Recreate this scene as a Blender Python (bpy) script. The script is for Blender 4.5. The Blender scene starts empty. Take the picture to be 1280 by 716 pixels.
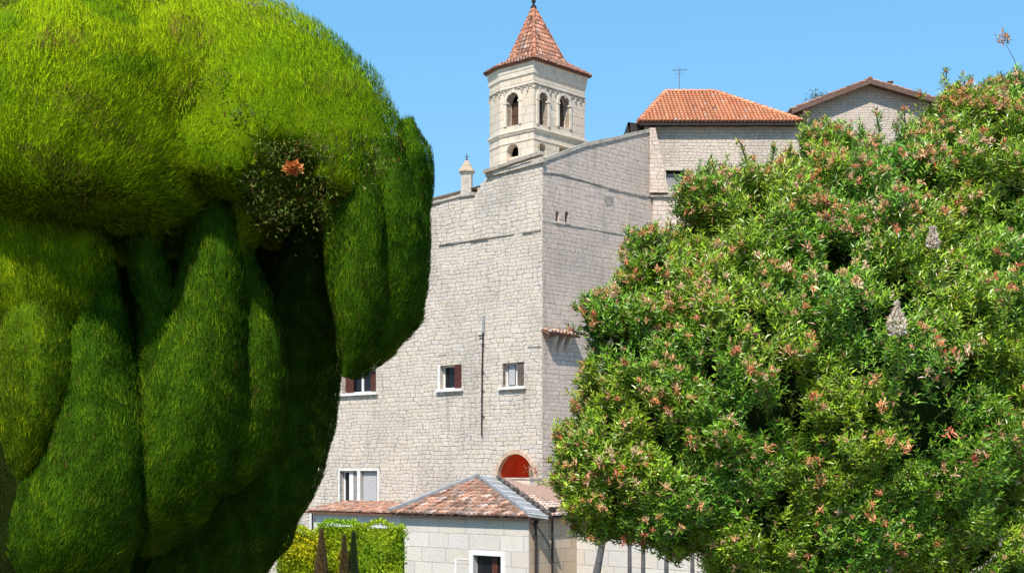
import bpy, math, random
import numpy as np
from mathutils import Vector
from mathutils.geometry import tessellate_polygon
random.seed(7); rng = np.random.default_rng(7)
S = bpy.context.scene
col = S.collection
R_ = math.radians

# ------------------------------------------------------------------ camera
F = 1750.0; HY = 590.0; CH = 5.0          # focal length / horizon row in photo pixels, eye height
cam = bpy.data.cameras.new('camera'); co = bpy.data.objects.new('camera', cam); col.objects.link(co)
co.location = (0, 0, CH); co.rotation_euler = (R_(90), 0, 0)
cam.sensor_width = 36; cam.lens = 36*F/1280; cam.shift_y = (HY-358)/1280
cam.clip_end = 3000; cam.clip_start = .1
S.camera = co
S.render.resolution_x = 1024; S.render.resolution_y = 572

# ------------------------------------------------------------------ sky and sun
SUN_EL = 51.0
SH = Vector((-.25, -.97)).normalized()   # horizontal direction towards the sun
w = bpy.data.worlds.new('World'); S.world = w; w.use_nodes = True
nt = w.node_tree; bg = nt.nodes['Background']
sky = nt.nodes.new('ShaderNodeTexSky'); sky.sky_type = 'NISHITA'; sky.sun_disc = False
sky.sun_elevation = R_(SUN_EL)
sky.sun_rotation = math.atan2(SH.x, SH.y)
sky.air_density = 1.3; sky.dust_density = .15; sky.ozone_density = 2.2; sky.altitude = 0
mxs = nt.nodes.new('ShaderNodeMix'); mxs.data_type = 'RGBA'; mxs.inputs[0].default_value = .6
nt.links.new(sky.outputs[0], mxs.inputs[6]); mxs.inputs[7].default_value = (.62, 3.0, 5.6, 1)
nt.links.new(mxs.outputs[2], bg.inputs[0]); bg.inputs[1].default_value = .125
sl = bpy.data.lights.new('sun', 'SUN'); sl.energy = 4.6; sl.angle = R_(.53); sl.color = (1, .925, .82)
so = bpy.data.objects.new('sun', sl); col.objects.link(so)
sd = Vector((SH.x*math.cos(R_(SUN_EL)), SH.y*math.cos(R_(SUN_EL)), math.sin(R_(SUN_EL))))
so.rotation_euler = sd.to_track_quat('Z', 'Y').to_euler(); so.location = (0, 0, 60)
S.view_settings.view_transform = 'Standard'; S.view_settings.look = 'None'
S.view_settings.exposure = .5; S.view_settings.gamma = 1
S.view_settings.use_curve_mapping = False

# ------------------------------------------------------------------ helpers
def P(px, py, Y): return Vector(((px-640)/F*Y, Y, CH+(HY-py)/F*Y))

class NB:
    """tiny node graph helper"""
    def __init__(s, name):
        s.m = bpy.data.materials.new(name); s.m.use_nodes = True; s.t = s.m.node_tree
        s.b = s.t.nodes['Principled BSDF']
    def n(s, t, **k):
        x = s.t.nodes.new('ShaderNode'+t)
        for a, v in k.items(): setattr(x, a, v)
        return x
    def put(s, sock, v):
        if hasattr(v, 'is_output'): s.t.links.new(v, sock)
        elif isinstance(v, (tuple, list)) and len(v) == 3 and sock.type == 'RGBA': sock.default_value = (*v, 1)
        else: sock.default_value = v
    def math(s, op, a, b=None, c=None):
        x = s.n('Math', operation=op); s.put(x.inputs[0], a)
        if b is not None: s.put(x.inputs[1], b)
        if c is not None: s.put(x.inputs[2], c)
        return x.outputs[0]
    def mix(s, f, a, b, mode='MIX'):
        x = s.n('Mix', data_type='RGBA', blend_type=mode)
        s.put(x.inputs[0], f); s.put(x.inputs[6], a); s.put(x.inputs[7], b); return x.outputs[2]
    def noise(s, vec, scale, detail=4, rough=.55):
        x = s.n('TexNoise'); x.inputs['Scale'].default_value = scale
        x.inputs['Detail'].default_value = detail; x.inputs['Roughness'].default_value = rough
        if vec is not None: s.t.links.new(vec, x.inputs['Vector'])
        return x
    def ramp(s, f, lo, hi, a=0., b=1.):
        x = s.n('MapRange', interpolation_type='SMOOTHSTEP')
        s.put(x.inputs[0], f); s.put(x.inputs[1], lo); s.put(x.inputs[2], hi); s.put(x.inputs[3], a); s.put(x.inputs[4], b)
        return x.outputs[0]
    def bump(s, h, dist, strength=1.):
        x = s.n('Bump'); x.inputs['Distance'].default_value = dist; x.inputs['Strength'].default_value = strength
        s.put(x.inputs['Height'], h); s.t.links.new(x.outputs[0], s.b.inputs['Normal'])
    def base(s, c, rough=.8, spec=.3):
        s.put(s.b.inputs['Base Color'], c); s.put(s.b.inputs['Roughness'], rough)
        s.b.inputs['Specular IOR Level'].default_value = spec
        return s.m

def stone(name, w=.42, h=.25, wob=.03, c1=(.43,.40,.355), c2=(.30,.275,.24), mort=(.20,.185,.165), gap=.035, dist=.03, seed=0., var=.55, stain=.25):
    b = NB(name)
    uv = b.n('UVMap').outputs[0]
    vadd = b.n('VectorMath', operation='ADD'); b.t.links.new(uv, vadd.inputs[0]); vadd.inputs[1].default_value = (seed, seed*.7, seed)
    uv = vadd.outputs[0]
    def warp(vec, sc, amt):
        nn = b.noise(vec, sc, 2)
        sub = b.n('VectorMath', operation='SUBTRACT'); b.t.links.new(nn.outputs['Color'], sub.inputs[0]); sub.inputs[1].default_value = (.5,.5,.5)
        mu = b.n('VectorMath', operation='SCALE'); b.t.links.new(sub.outputs[0], mu.inputs[0]); mu.inputs['Scale'].default_value = amt
        ad = b.n('VectorMath', operation='ADD'); b.t.links.new(vec, ad.inputs[0]); b.t.links.new(mu.outputs[0], ad.inputs[1])
        return ad.outputs[0]
    wv = warp(warp(uv, 1.1, wob*6), 6., wob*2.2)
    sep = b.n('SeparateXYZ'); b.t.links.new(wv, sep.inputs[0])
    # uneven course heights
    vv = b.math('ADD', b.math('DIVIDE', sep.outputs[1], h), b.math('MULTIPLY', b.math('SINE', b.math('MULTIPLY', sep.outputs[1], 2.7)), .35 if wob > .01 else 0.))
    row = b.math('FLOOR', vv); fv = b.math('FRACT', vv)
    wn = b.n('TexWhiteNoise', noise_dimensions='1D'); b.put(wn.inputs['W'], row)
    rnd = wn.outputs['Value']
    uu = b.math('ADD', b.math('MULTIPLY', b.math('DIVIDE', sep.outputs[0], w), b.math('MULTIPLY_ADD', rnd, var, 1-var/2)), b.math('MULTIPLY', rnd, 17.3))
    # uneven stone lengths along a course
    uu = b.math('ADD', uu, b.math('MULTIPLY', b.math('SINE', b.math('ADD', b.math('MULTIPLY', uu, 1.9), b.math('MULTIPLY', row, 2.4))), .3*var))
    cell = b.math('FLOOR', uu); fu = b.math('FRACT', uu)
    du = b.math('MULTIPLY', b.math('MINIMUM', fu, b.math('SUBTRACT', 1., fu)), w)
    dv = b.math('MULTIPLY', b.math('MINIMUM', fv, b.math('SUBTRACT', 1., fv)), h)
    d = b.math('MINIMUM', du, dv)
    nz = b.noise(uv, 3.5, 5); nf = b.noise(uv, 22., 6, .7); nl = b.noise(uv, .35, 4, .6)
    gapn = b.math('MULTIPLY', gap, b.ramp(nz.outputs[0], .3, .7, .35, 1.35))
    mask = b.ramp(d, b.math('MULTIPLY', gapn, .25), gapn)
    cmb = b.n('CombineXYZ'); b.put(cmb.inputs[0], cell); b.put(cmb.inputs[1], row)
    w2 = b.n('TexWhiteNoise', noise_dimensions='2D'); b.t.links.new(cmb.outputs[0], w2.inputs['Vector'])
    c = b.mix(w2.outputs['Value'], c1, c2)
    c = b.mix(b.ramp(w2.outputs['Value'], .86, .9, 0., .45), c, tuple(min(1, x*1.25) for x in c1))
    warm = tuple(a*f for a, f in zip(c1, (1.0, .90, .72)))
    sepc = b.n('SeparateColor'); b.t.links.new(w2.outputs['Color'], sepc.inputs[0])
    c = b.mix(b.math('MULTIPLY', sepc.outputs[2], .45), c, warm)
    mo = b.mix(b.ramp(nz.outputs[0], .38, .6), c, mort) if wob > .01 else mort
    c = b.mix(mask, mo, c)
    npit = b.noise(wv, 9., 3, .6)
    c = b.mix(b.ramp(npit.outputs[0], .62, .72, 0., .5 if wob > .01 else .1), c, mort)
    c = b.mix(b.ramp(nf.outputs[0], .35, .75, 0., .42), c, (.2,.185,.16))
    c = b.mix(b.ramp(nl.outputs[0], .42, .72, 0., stain), c, (.22,.21,.19))
    # rain streaks: noise stretched along the height
    mp = b.n('Mapping'); b.t.links.new(uv, mp.inputs[0]); mp.inputs['Scale'].default_value = (1.6, .12, 1)
    ns = b.noise(mp.outputs[0], 1.5, 5)
    c = b.mix(b.ramp(ns.outputs[0], .55, .75, 0., stain), c, (.17,.16,.145))
    hgt = b.math('ADD', mask, b.math('ADD', b.math('MULTIPLY', nf.outputs[0], .5), b.math('MULTIPLY', w2.outputs['Value'], .3)))
    b.bump(hgt, dist, .9)
    return b.base(c, .9, .2)

def plain(name, c, rough=.7, var=.25, sc=4., spec=.3, metal=0., bump=.004, dirt=None):
    b = NB(name); tc = b.n('TexCoord').outputs['Object']
    n1 = b.noise(tc, sc, 6, .65); n2 = b.noise(tc, sc*7, 4, .7)
    cc = b.mix(b.ramp(n1.outputs[0], .3, .7), tuple(x*(1-var) for x in c), tuple(min(1, x*(1+var*.6)) for x in c))
    if dirt: cc = b.mix(b.ramp(n1.outputs[0], .52, .72, 0., .6), cc, dirt)
    cc = b.mix(b.ramp(n2.outputs[0], .4, .8, 0., var*.8), cc, tuple(x*.55 for x in c))
    b.b.inputs['Metallic'].default_value = metal
    b.bump(b.math('ADD', n1.outputs[0], n2.outputs[0]), bump, .6)
    return b.base(cc, rough, spec)

def colattr(name, rough=.8, transl=0., spec=.3, noise=.0, nrm=0.):
    b = NB(name); a = b.n('Attribute', attribute_name='Col').outputs['Color']
    c = a
    if noise:
        tc = b.n('TexCoord').outputs['Object']; n1 = b.noise(tc, 9., 5, .7)
        c = b.mix(b.ramp(n1.outputs[0], .4, .75, 0., noise), a, (.10,.085,.07))
        b.bump(n1.outputs[0], .02, .6)
    b.base(c, rough, spec)
    if nrm:
        na = b.n('Attribute', attribute_name='Nrm').outputs['Vector']; ge = b.n('NewGeometry').outputs['Normal']
        mv = b.n('Mix', data_type='VECTOR'); mv.inputs[0].default_value = nrm
        b.t.links.new(ge, mv.inputs[4]); b.t.links.new(na, mv.inputs[5])
        nn = b.n('VectorMath', operation='NORMALIZE'); b.t.links.new(mv.outputs[1], nn.inputs[0]); b.t.links.new(nn.outputs[0], b.b.inputs['Normal'])
    if transl:
        tr = b.n('BsdfTranslucent'); b.t.links.new(b.mix(.5, a, (.16,.26,.02)) if 'plume' not in name and 'blossom' not in name else a, tr.inputs[0])
        mx = b.n('MixShader'); mx.inputs[0].default_value = transl
        out = b.t.nodes['Material Output']
        b.t.links.new(b.b.outputs[0], mx.inputs[1]); b.t.links.new(tr.outputs[0], mx.inputs[2]); b.t.links.new(mx.outputs[0], out.inputs[0])
    return b.m

class MB:
    def __init__(s): s.v = []; s.f = []; s.uv = []; s.mi = []; s.c = []; s.col = (1,1,1)
    def add(s, vs, fs, uvs=None, mi=0):
        o = len(s.v); s.v += [tuple(v) for v in vs]; s.c += [s.col]*len(vs)
        for k, f in enumerate(fs):
            s.f.append(tuple(o+i for i in f)); s.mi.append(mi)
            if uvs: s.uv.append([uvs[i] for i in f])
            else:
                # box-style mapping in metres
                p = [Vector(vs[i]) for i in f]
                nrm = (p[1]-p[0]).cross(p[2]-p[1])
                if nrm.length < 1e-12: nrm = Vector((0,0,1))
                nrm.normalize()
                if abs(nrm.z) > .75: s.uv.append([(q.x, q.y) for q in p])
                else:
                    t = Vector((-nrm.y, nrm.x, 0)).normalized()
                    s.uv.append([(q.dot(t), q.z) for q in p])
    def frame_box(s, o, ax, ay, az, mi=0):
        o, ax, ay, az = map(Vector, (o, ax, ay, az))
        vs = [o+i*ax+j*ay+k*az for k in (0,1) for j in (0,1) for i in (0,1)]
        fs = [(0,2,3,1),(4,5,7,6),(0,1,5,4),(1,3,7,5),(3,2,6,7),(2,0,4,6)]
        if ax.cross(ay).dot(az) < 0: fs = [tuple(reversed(f)) for f in fs]
        s.add(vs, fs, mi=mi)
    def tube(s, pts, rad, n=8, mi=0, cap=True):
        pts = [Vector(p) for p in pts]
        if not isinstance(rad, (list, tuple)): rad = [rad]*len(pts)
        vs = []
        for i, p in enumerate(pts):
            d = (pts[min(i+1, len(pts)-1)]-pts[max(i-1, 0)]).normalized()
            a = d.cross(Vector((0,0,1)));  a = a if a.length > .05 else d.cross(Vector((1,0,0)))
            a.normalize(); b = d.cross(a).normalized()
            for k in range(n):
                t = 2*math.pi*k/n; vs.append(p+rad[i]*(a*math.cos(t)+b*math.sin(t)))
        fs = [(i*n+k, i*n+(k+1)%n, (i+1)*n+(k+1)%n, (i+1)*n+k) for i in range(len(pts)-1) for k in range(n)]
        if cap: fs += [tuple(reversed(range(n))), tuple((len(pts)-1)*n+k for k in range(n))]
        s.add(vs, fs, mi=mi)
    def loft(s, rings, cap=True, mi=0):
        n = len(rings[0]); vs = [p for r in rings for p in r]
        fs = [(i*n+k, i*n+(k+1)%n, (i+1)*n+(k+1)%n, (i+1)*n+k) for i in range(len(rings)-1) for k in range(n)]
        if cap: fs += [tuple(reversed(range(n))), tuple((len(rings)-1)*n+k for k in range(n))]
        s.add(vs, fs, mi=mi)
    def wall(s, o2, d2, outer, holes=(), thick=.5, skip=(), mi=0, inward=None):
        """upright wall: o2 plan origin, d2 unit direction, outlines in (s, z); inward = plan vector of its depth"""
        o2, d2, inn = Vector(o2), Vector(d2), Vector(inward)
        def w(p, t=0.): q = o2+d2*p[0]+inn*t; return Vector((q.x, q.y, p[1]))
        loops = [list(outer)]+[list(h) for h in holes]
        tri = tessellate_polygon([[Vector((p[0], p[1], 0)) for p in l] for l in loops])
        flat = [p for l in loops for p in l]
        fv = [w(p) for p in flat]; bv = [w(p, thick) for p in flat]
        want = -Vector((inn.x, inn.y, 0))
        ff = []
        for t in tri:
            n = (fv[t[1]]-fv[t[0]]).cross(fv[t[2]]-fv[t[1]])
            ff.append(tuple(t) if n.dot(want) > 0 else tuple(reversed(t)))
        s.add(fv, ff, [tuple(p) for p in flat], mi)
        s.add(bv, [tuple(reversed(t)) for t in ff], [tuple(p) for p in flat], mi)
        for li, l in enumerate(loops):
            for i in range(len(l)):
                if li == 0 and i in skip: continue
                a, b = l[i], l[(i+1) % len(l)]
                s.add([w(a), w(b), w(b, thick), w(a, thick)], [(0,1,2,3)], [(a[0],a[1]),(b[0],b[1]),(b[0]+thick,b[1]),(a[0]+thick,a[1])], mi)
    def build(s, name, mats, parent=None, smooth=False):
        if not isinstance(mats, (list, tuple)): mats = [mats]
        off = Vector(ROOT[parent.name]) if parent else Vector((0,0,0))
        me = bpy.data.meshes.new(name)
        me.from_pydata([(v[0]-off.x, v[1]-off.y, v[2]-off.z) for v in s.v], [], s.f)
        for m in mats: me.materials.append(m)
        uvl = me.uv_layers.new(name='UVMap')
        uvl.data.foreach_set('uv', [c for f in s.uv for q in f for c in q])
        me.polygons.foreach_set('material_index', s.mi)
        ca = me.color_attributes.new('Col', 'FLOAT_COLOR', 'POINT')
        ca.data.foreach_set('color', [x for c in s.c for x in (*c, 1)])
        if smooth: me.polygons.foreach_set('use_smooth', [True]*len(s.f))
        me.update()
        o = bpy.data.objects.new(name, me); col.objects.link(o)
        if parent: o.parent = parent; ROOT[o.name] = tuple(off)
        else: ROOT[o.name] = (0,0,0)
        return o
ROOT = {}
def empty(name, loc, label, cat, group=None):
    o = bpy.data.objects.new(name, None); col.objects.link(o); o.location = loc
    o.empty_display_size = .3
    ROOT[o.name] = tuple(loc); o['label'] = label; o['category'] = cat
    if group: o['group'] = group
    return o

def mesh_np(name, verts, nrms, cols, mat, parent, mats=None, k=3, smooth=False):
    """verts (N*k,3): separate k-gons; cols (N*k,3)"""
    off = np.array(ROOT[parent.name]) if parent else np.zeros(3)
    me = bpy.data.meshes.new(name)
    nv = len(verts); nf = nv//k
    me.vertices.add(nv); me.vertices.foreach_set('co', (verts-off).astype(np.float32).ravel())
    me.loops.add(nv); me.loops.foreach_set('vertex_index', np.arange(nv, dtype=np.int32))
    me.polygons.add(nf); me.polygons.foreach_set('loop_start', np.arange(0, nv, k, dtype=np.int32))
    me.polygons.foreach_set('loop_total', np.full(nf, k, dtype=np.int32))
    me.materials.append(mat)
    me.update(calc_edges=True)
    ca = me.color_attributes.new('Col', 'FLOAT_COLOR', 'POINT')
    ca.data.foreach_set('color', np.concatenate([cols, np.ones((nv,1))], 1).astype(np.float32).ravel())
    if nrms is None and mat in (M['petal'], M['plume']): nrms = unit(np.array([-.1,-.6,.75])+np.repeat(rng.normal(size=(nv//3+1,3)), 3, 0)[:nv]*.25)
    if nrms is not None:
        na = me.attributes.new('Nrm', 'FLOAT_VECTOR', 'POINT'); na.data.foreach_set('vector', nrms.astype(np.float32).ravel())
    o = bpy.data.objects.new(name, me); col.objects.link(o)
    if parent: o.parent = parent
    ROOT[o.name] = tuple(off)
    return o

def unit(a): return a/np.maximum(np.linalg.norm(a, axis=-1, keepdims=True), 1e-9)

# ------------------------------------------------------------------ plan frame of the stone buildings
C = Vector((1.19, 55.0))
L = Vector((-.737, .675)).normalized(); Rr = Vector((-L.y*-1, -L.x)).normalized()   # left wall runs along L, right wall along Rr
Rr = Vector((L.y, -L.x))
def on(o, d, px, py=None):
    """distance along plan line o+s*d seen at column px, and the height seen at row py there"""
    r = (px-640)/F; o = Vector(o)
    s_ = (o.x-r*o.y)/(r*d.y-d.x)
    if py is None: return s_
    return s_, CH+(HY-py)/F*(o.y+s_*d.y)
def pl(o, u=0., v=0., z=None):
    q = Vector(o)+L*u+Rr*v
    return q if z is None else Vector((q.x, q.y, z))
L3 = Vector((L.x, L.y, 0)); R3 = Vector((Rr.x, Rr.y, 0)); Z3 = Vector((0,0,1))

# ------------------------------------------------------------------ materials
M = {}
M['rubble'] = stone('rubble_limestone', .32, .155, .038, c1=(.69,.62,.56), c2=(.56,.50,.445), mort=(.38,.335,.295), gap=.02, dist=.03, stain=.36, var=.8)
M['rubble2'] = stone('smaller_limestone', .34, .17, .024, c1=(.68,.565,.505), c2=(.57,.47,.42), mort=(.38,.325,.285), gap=.02, dist=.02, seed=31.7, stain=.3)
M['rubble3'] = stone('fine_grey_limestone', .24, .13, .018, c1=(.64,.55,.49), c2=(.54,.46,.405), mort=(.42,.36,.315), gap=.022, dist=.02, seed=77.1, stain=.3)
M['tower'] = stone('pale_tower_ashlar', .75, .36, .003, c1=(.76,.66,.55), c2=(.68,.585,.48), mort=(.40,.355,.29), gap=.018, dist=.012, seed=12.3, var=.4, stain=.22)
M['ashlar'] = stone('large_ashlar', 1.15, .52, .003, c1=(.65,.61,.575), c2=(.58,.545,.51), mort=(.42,.40,.37), gap=.018, dist=.012, seed=3.3, var=.5, stain=.12)
M['side'] = stone('warm_ashlar', .9, .45, .004, c1=(.52,.41,.31), c2=(.45,.35,.26), mort=(.33,.26,.2), gap=.016, dist=.012, seed=8.1, var=.5, stain=.25)
M['moulding'] = plain('weathered_moulding', (.55,.49,.42), .9, .35, 3., dirt=(.2,.18,.155), bump=.02)
M['darkledge'] = plain('dark_weathered_ledge', (.33,.295,.26), .95, .5, 3., bump=.02)
M['tile'] = colattr('clay_tile', .85, 0, .25, noise=.55)
M['tilefine'] = colattr('clean_clay_tile', .85, 0, .25, noise=.2)
M['lead'] = plain('grey_lead', (.34,.35,.355), .45, .25, 3., spec=.5, metal=.3)
M['white'] = plain('white_paint', (.75,.74,.72), .5, .12, 5.)
M['sill'] = plain('white_sill_stone', (.72,.70,.67), .7, .15, 5.)
M['shutter'] = plain('red_brown_shutter', (.10,.032,.022), .55, .3, 6.)
M['bshutter'] = plain('grey_brown_shutter', (.14,.10,.085), .6, .3, 6.)
M['greyp'] = plain('grey_blind', (.27,.265,.265), .8, .35, 18.)
M['curtain'] = plain('lace_curtain', (.45,.45,.46), .9, .4, 30.)
M['pane'] = plain('dark_glass', (.012,.013,.017), .08, .1, 3., spec=.25, bump=.0005)
M['dark'] = plain('dark_wood', (.028,.020,.017), .7, .3, 6.)
M['brownwood'] = plain('brown_belfry_wood', (.10,.055,.035), .7, .3, 6.)
M['void'] = plain('unlit_interior', (.03,.028,.026), .9, .1, 2.)
M['pipe'] = plain('dark_iron_pipe', (.045,.035,.032), .5, .3, 6., metal=.3)
M['steel'] = plain('grey_steel', (.22,.22,.22), .4, .3, 6., metal=.6)
M['arch'] = plain('terracotta_arch', (.58,.42,.31), .85, .3, 5.)
M['redroom'] = plain('orange_red_plaster', (.55,.06,.015), .8, .15, 2.)
M['cream'] = plain('cream_plaster', (.60,.53,.44), .85, .15, 3.)
M['terrace'] = plain('pink_terrace_paving', (.50,.29,.20), .85, .35, 3., dirt=(.35,.25,.2))
M['plaster'] = plain('white_plaster', (.62,.61,.62), .85, .15, 2., dirt=(.45,.44,.44))
M['fascia'] = plain('brown_fascia', (.14,.08,.06), .7, .3, 5.)
M['bark'] = plain('grey_brown_bark', (.13,.10,.075), .95, .45, 6., bump=.03)
M['ground'] = plain('dry_soil_and_grass', (.16,.14,.085), .95, .4, .8, dirt=(.07,.09,.03), bump=.05)
M['post'] = plain('dark_post_paint', (.10,.095,.095), .6, .35, 5.)
M['needle'] = colattr('cypress_needles', .8, .35, .06, nrm=.85)
M['core'] = colattr('shade_toned_core', .95, 0, .05)  # dark fill under the leaves, shaded depth put into its colour
M['leaf'] = colattr('glossy_leaves', .34, .25, .5, nrm=.5)
M['petal'] = colattr('blossom', .8, .2, .1, nrm=.6)
M['plume'] = colattr('pale_plume', .9, .4, .05, nrm=.92)
M['hedge'] = colattr('hedge_leaves', .5, .3, .3)
M['straw'] = plain('dry_white_plume', (.72,.62,.54), .9, .3, 20.)

# ------------------------------------------------------------------ ground
g = MB(); n = 40
for i in range(n):
    for j in range(n):
        pass
xs = [-1500, -300, -80, -30, 0, 30, 80, 300, 1500]; ys = [-200, 0, 20, 40, 60, 100, 200, 600, 2500]
vs = [(x, y, 0) for y in ys for x in xs]
g.add(vs, [(j*9+i, j*9+i+1, (j+1)*9+i+1, (j+1)*9+i) for j in range(8) for i in range(8)])
gr = g.build('ground', M['ground']); gr['kind'] = 'structure'

hm = MB(); prev = None; vs = []
for i in range(61):
    a = -math.pi*.1+math.pi*1.2*i/60; rr = 900+120*math.sin(i*.7); x, y = rr*math.cos(a), rr*math.sin(a)
    hh = 9+6*math.sin(i*.43)+4*math.sin(i*1.1+1)
    vs += [Vector((x*.75, y*.75, -1)), Vector((x*.88, y*.88, hh*.7)), Vector((x, y, hh)), Vector((x*1.2, y*1.2, -1))]
hm.add(vs, [(i*4+k, (i+1)*4+k, (i+1)*4+k+1, i*4+k+1) for i in range(60) for k in range(3)])
M['hill'] = plain('scrubby_hillside', (.10,.11,.06), .95, .5, .02)
hl = hm.build('hills', M['hill'], None, True); hl['kind'] = 'structure'

# ------------------------------------------------------------------ clay tiles
def in_poly(p, poly):
    c = False; j = len(poly)-1
    for i in range(len(poly)):
        a, b = poly[i], poly[j]
        if (a[1] > p[1]) != (b[1] > p[1]) and p[0] < (b[0]-a[0])*(p[1]-a[1])/(b[1]-a[1])+a[0]: c = not c
        j = i
    return c
def tiles(mb, poly, pitch=.2, ln=.34, base=(.42,.16,.09), var=.35, jitter=.012, old=.15, rad=None, slab=True, slabcol=(.2,.09,.06)):
    """barrel tiles laid over a planar polygon; poly[0]->poly[1] is the eave"""
    poly = [Vector(p) for p in poly]
    o = poly[0]; ex = (poly[1]-poly[0]).normalized(); nrm = None
    for i in range(1, len(poly)-1):
        nn = (poly[i]-o).cross(poly[i+1]-o)
        if nn.length > 1e-6: nrm = nn.normalized(); break
    if nrm.z < 0: nrm = -nrm
    ey = nrm.cross(ex).normalized()
    if (sum((p for p in poly), Vector())/len(poly)-o).dot(ey) < 0: ey = -ey
    q = [((p-o).dot(ex), (p-o).dot(ey)) for p in poly]
    x0, x1 = min(a[0] for a in q), max(a[0] for a in q); y1 = max(a[1] for a in q)
    if slab:
        mb.col = slabcol
        mb.add([p-nrm*.02 for p in poly]+[p-nrm*.09 for p in poly], [tuple(range(len(poly)))]+[tuple(reversed(range(len(poly), 2*len(poly))))]+[(i, (i+1) % len(poly), len(poly)+(i+1) % len(poly), len(poly)+i) for i in range(len(poly))])
    r0 = rad or pitch*.42
    nc = max(1, int((x1-x0)/pitch)); pw = (x1-x0)/nc
    for ci in range(nc):
        cx = x0+(ci+.5)*pw
        cvar = random.uniform(-.1, .1)
        for rj in range(int(y1/(ln*.85))+1):
            a = rj*ln*.85; 
            if not in_poly((cx, a+.06 if a < .01 else a+.03), q): continue
            ytop = a+ln
            # shorten the last tile where it meets the hip
            while not in_poly((cx, ytop), q) and ytop > a+.08: ytop -= .05
            k = 1+random.uniform(-var, var)*.6+cvar
            if random.random() < old: k *= random.uniform(.5, .8)
            g_ = random.uniform(0, .3)
            cc = [base[0]*k, base[1]*k*(1+g_), base[2]*k*(1+g_*1.6)]
            if random.random() < old*.6: m = sum(cc)/3; cc = [.6*x+.4*m*1.6 for x in cc]
            mb.col = tuple(cc)
            jx = random.uniform(-jitter, jitter); jz = random.uniform(0, jitter)
            vv = []
            for (yy, rr, zz) in ((a-.03, r0*1.12, .035), (ytop, r0*.9, .0)):
                for s_ in range(5):
                    t = math.pi*s_/4
                    vv.append(o+ex*(cx+jx+rr*math.cos(t))+ey*yy+nrm*(rr*.8*math.sin(t)+zz+jz))
            mb.add(vv, [(s_, s_+1, 6+s_, 5+s_) for s_ in range(4)]+[(0,1,2,3,4)])
def ridge(mb, a, b, base=(.42,.17,.1), r=.12, ln=.36, var=.25):
    a, b = Vector(a), Vector(b); d = b-a; n = max(1, int(d.length/ln))
    dn = d.normalized(); side = dn.cross(Z3).normalized(); up = side.cross(dn).normalized()
    for i in range(n):
        k = 1+random.uniform(-var, var); mb.col = tuple(x*k for x in base)
        p0 = a+d*(i/n); p1 = a+d*((i+1.1)/n); vv = []
        for p, rr, zz in ((p0, r*1.1, .02), (p1, r*.92, 0)):
            for s_ in range(6):
                t = math.pi*s_/5-.0; vv.append(p+side*rr*math.cos(t)+up*(rr*.9*math.sin(t)+zz))
        mb.add(vv, [(s_, s_+1, 7+s_, 6+s_) for s_ in range(5)]+[(0,1,2,3,4,5)])

def rect(a, b, z0, z1): return [(a, z0), (b, z0), (b, z1), (a, z1)]
def archpts(a, b, z0, zs, n=12):
    """opening: sides up to zs, round head above"""
    r = (b-a)/2; c = (a+b)/2
    return [(a, z0), (b, z0)]+[(c+r*math.cos(math.pi*k/n), zs+r*math.sin(math.pi*k/n)) for k in range(n+1)]

# ------------------------------------------------------------------ main fortress-like building
nL = -Rr; nR = -L            # outward normals of left and right wall
N3L = Vector((nL.x, nL.y, 0)); N3R = Vector((nR.x, nR.y, 0))
main = empty('stone_building', (C.x, C.y, 0), 'tall bare limestone building with a sharp corner, small shuttered windows and a red arched loggia', 'building')
def oL(px, py): return on(C, L, px, py)
def oR(px, py): return on(C, Rr, px, py)
def wrect(f, x0, y0, x1, y1):
    """window rectangle in wall coordinates from its outline"""
    a, b = f(x0, y0), f(x1, y1); m = f((x0+x1)/2, (y0+y1)/2)
    zt = f((x0+x1)/2, y0)[1]; zb = f((x0+x1)/2, y1)[1]
    return min(a[0], b[0]), max(a[0], b[0]), zb, zt
wA = wrect(oL, 427, 462, 470, 491); wB = wrect(oL, 549.5, 456, 577, 486); wC = wrect(oL, 628, 453, 655, 483)
wD1 = wrect(oL, 425, 588, 447, 629); wD2 = wrect(oL, 450.5, 588, 472, 629)
aR = oL(668, 600)[0]; aL_ = oL(622, 600)[0]; zs = CH-.35
zsp = oL(645, 566)[1]-(aL_-aR)/2
archhole = archpts(aR, aL_, CH-1.2, zsp, 16)
top = [oL(677, 204), oL(640, 214), oL(609, 222), oL(607, 229), oL(602, 231), oL(600, 238), oL(596, 240), oL(594, 243), oL(575, 246), oL(556, 251), oL(540, 255)]
zl = top[-1][1]
outer = [(0, 0), (23, 0), (23, zl-.25)] + [t for t in reversed(top)]
outer[-1] = (0, top[0][1])
mw = MB()
mw.wall(C, L, outer, [rect(*wA), rect(*wB), rect(*wC), rect(*wD1), rect(*wD2), archhole], .7, skip=(len(outer)-1,), inward=Rr)
wl = mw.build('wall', M['rubble'], main)
wl['label'] = 'sunlit left wall of coursed rubble limestone'
vend, _ = oR(824, 200)
rt = [oR(677, 204), oR(704, 193.5), oR(731, 183.5), oR(765, 176), oR(800, 168), oR(823, 163)]
so_ = [(0, 0), (vend, 0)] + list(reversed(rt)); so_[-1] = (0, top[0][1])
slit1 = wrect(oR, 694.5, 264, 699, 277.5); slit2 = wrect(oR, 706, 264, 711, 278.5)
def slit(r): return archpts(r[0], r[1], r[2], r[3]-(r[1]-r[0])/2, 6)
mw = MB()
mw.wall(C, Rr, so_, [slit(slit1), slit(slit2)], .7, skip=(len(so_)-1,), inward=L)
wr = mw.build('wall', M['rubble2'], main); wr['label'] = 'duller right wall of fine grey limestone'
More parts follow.
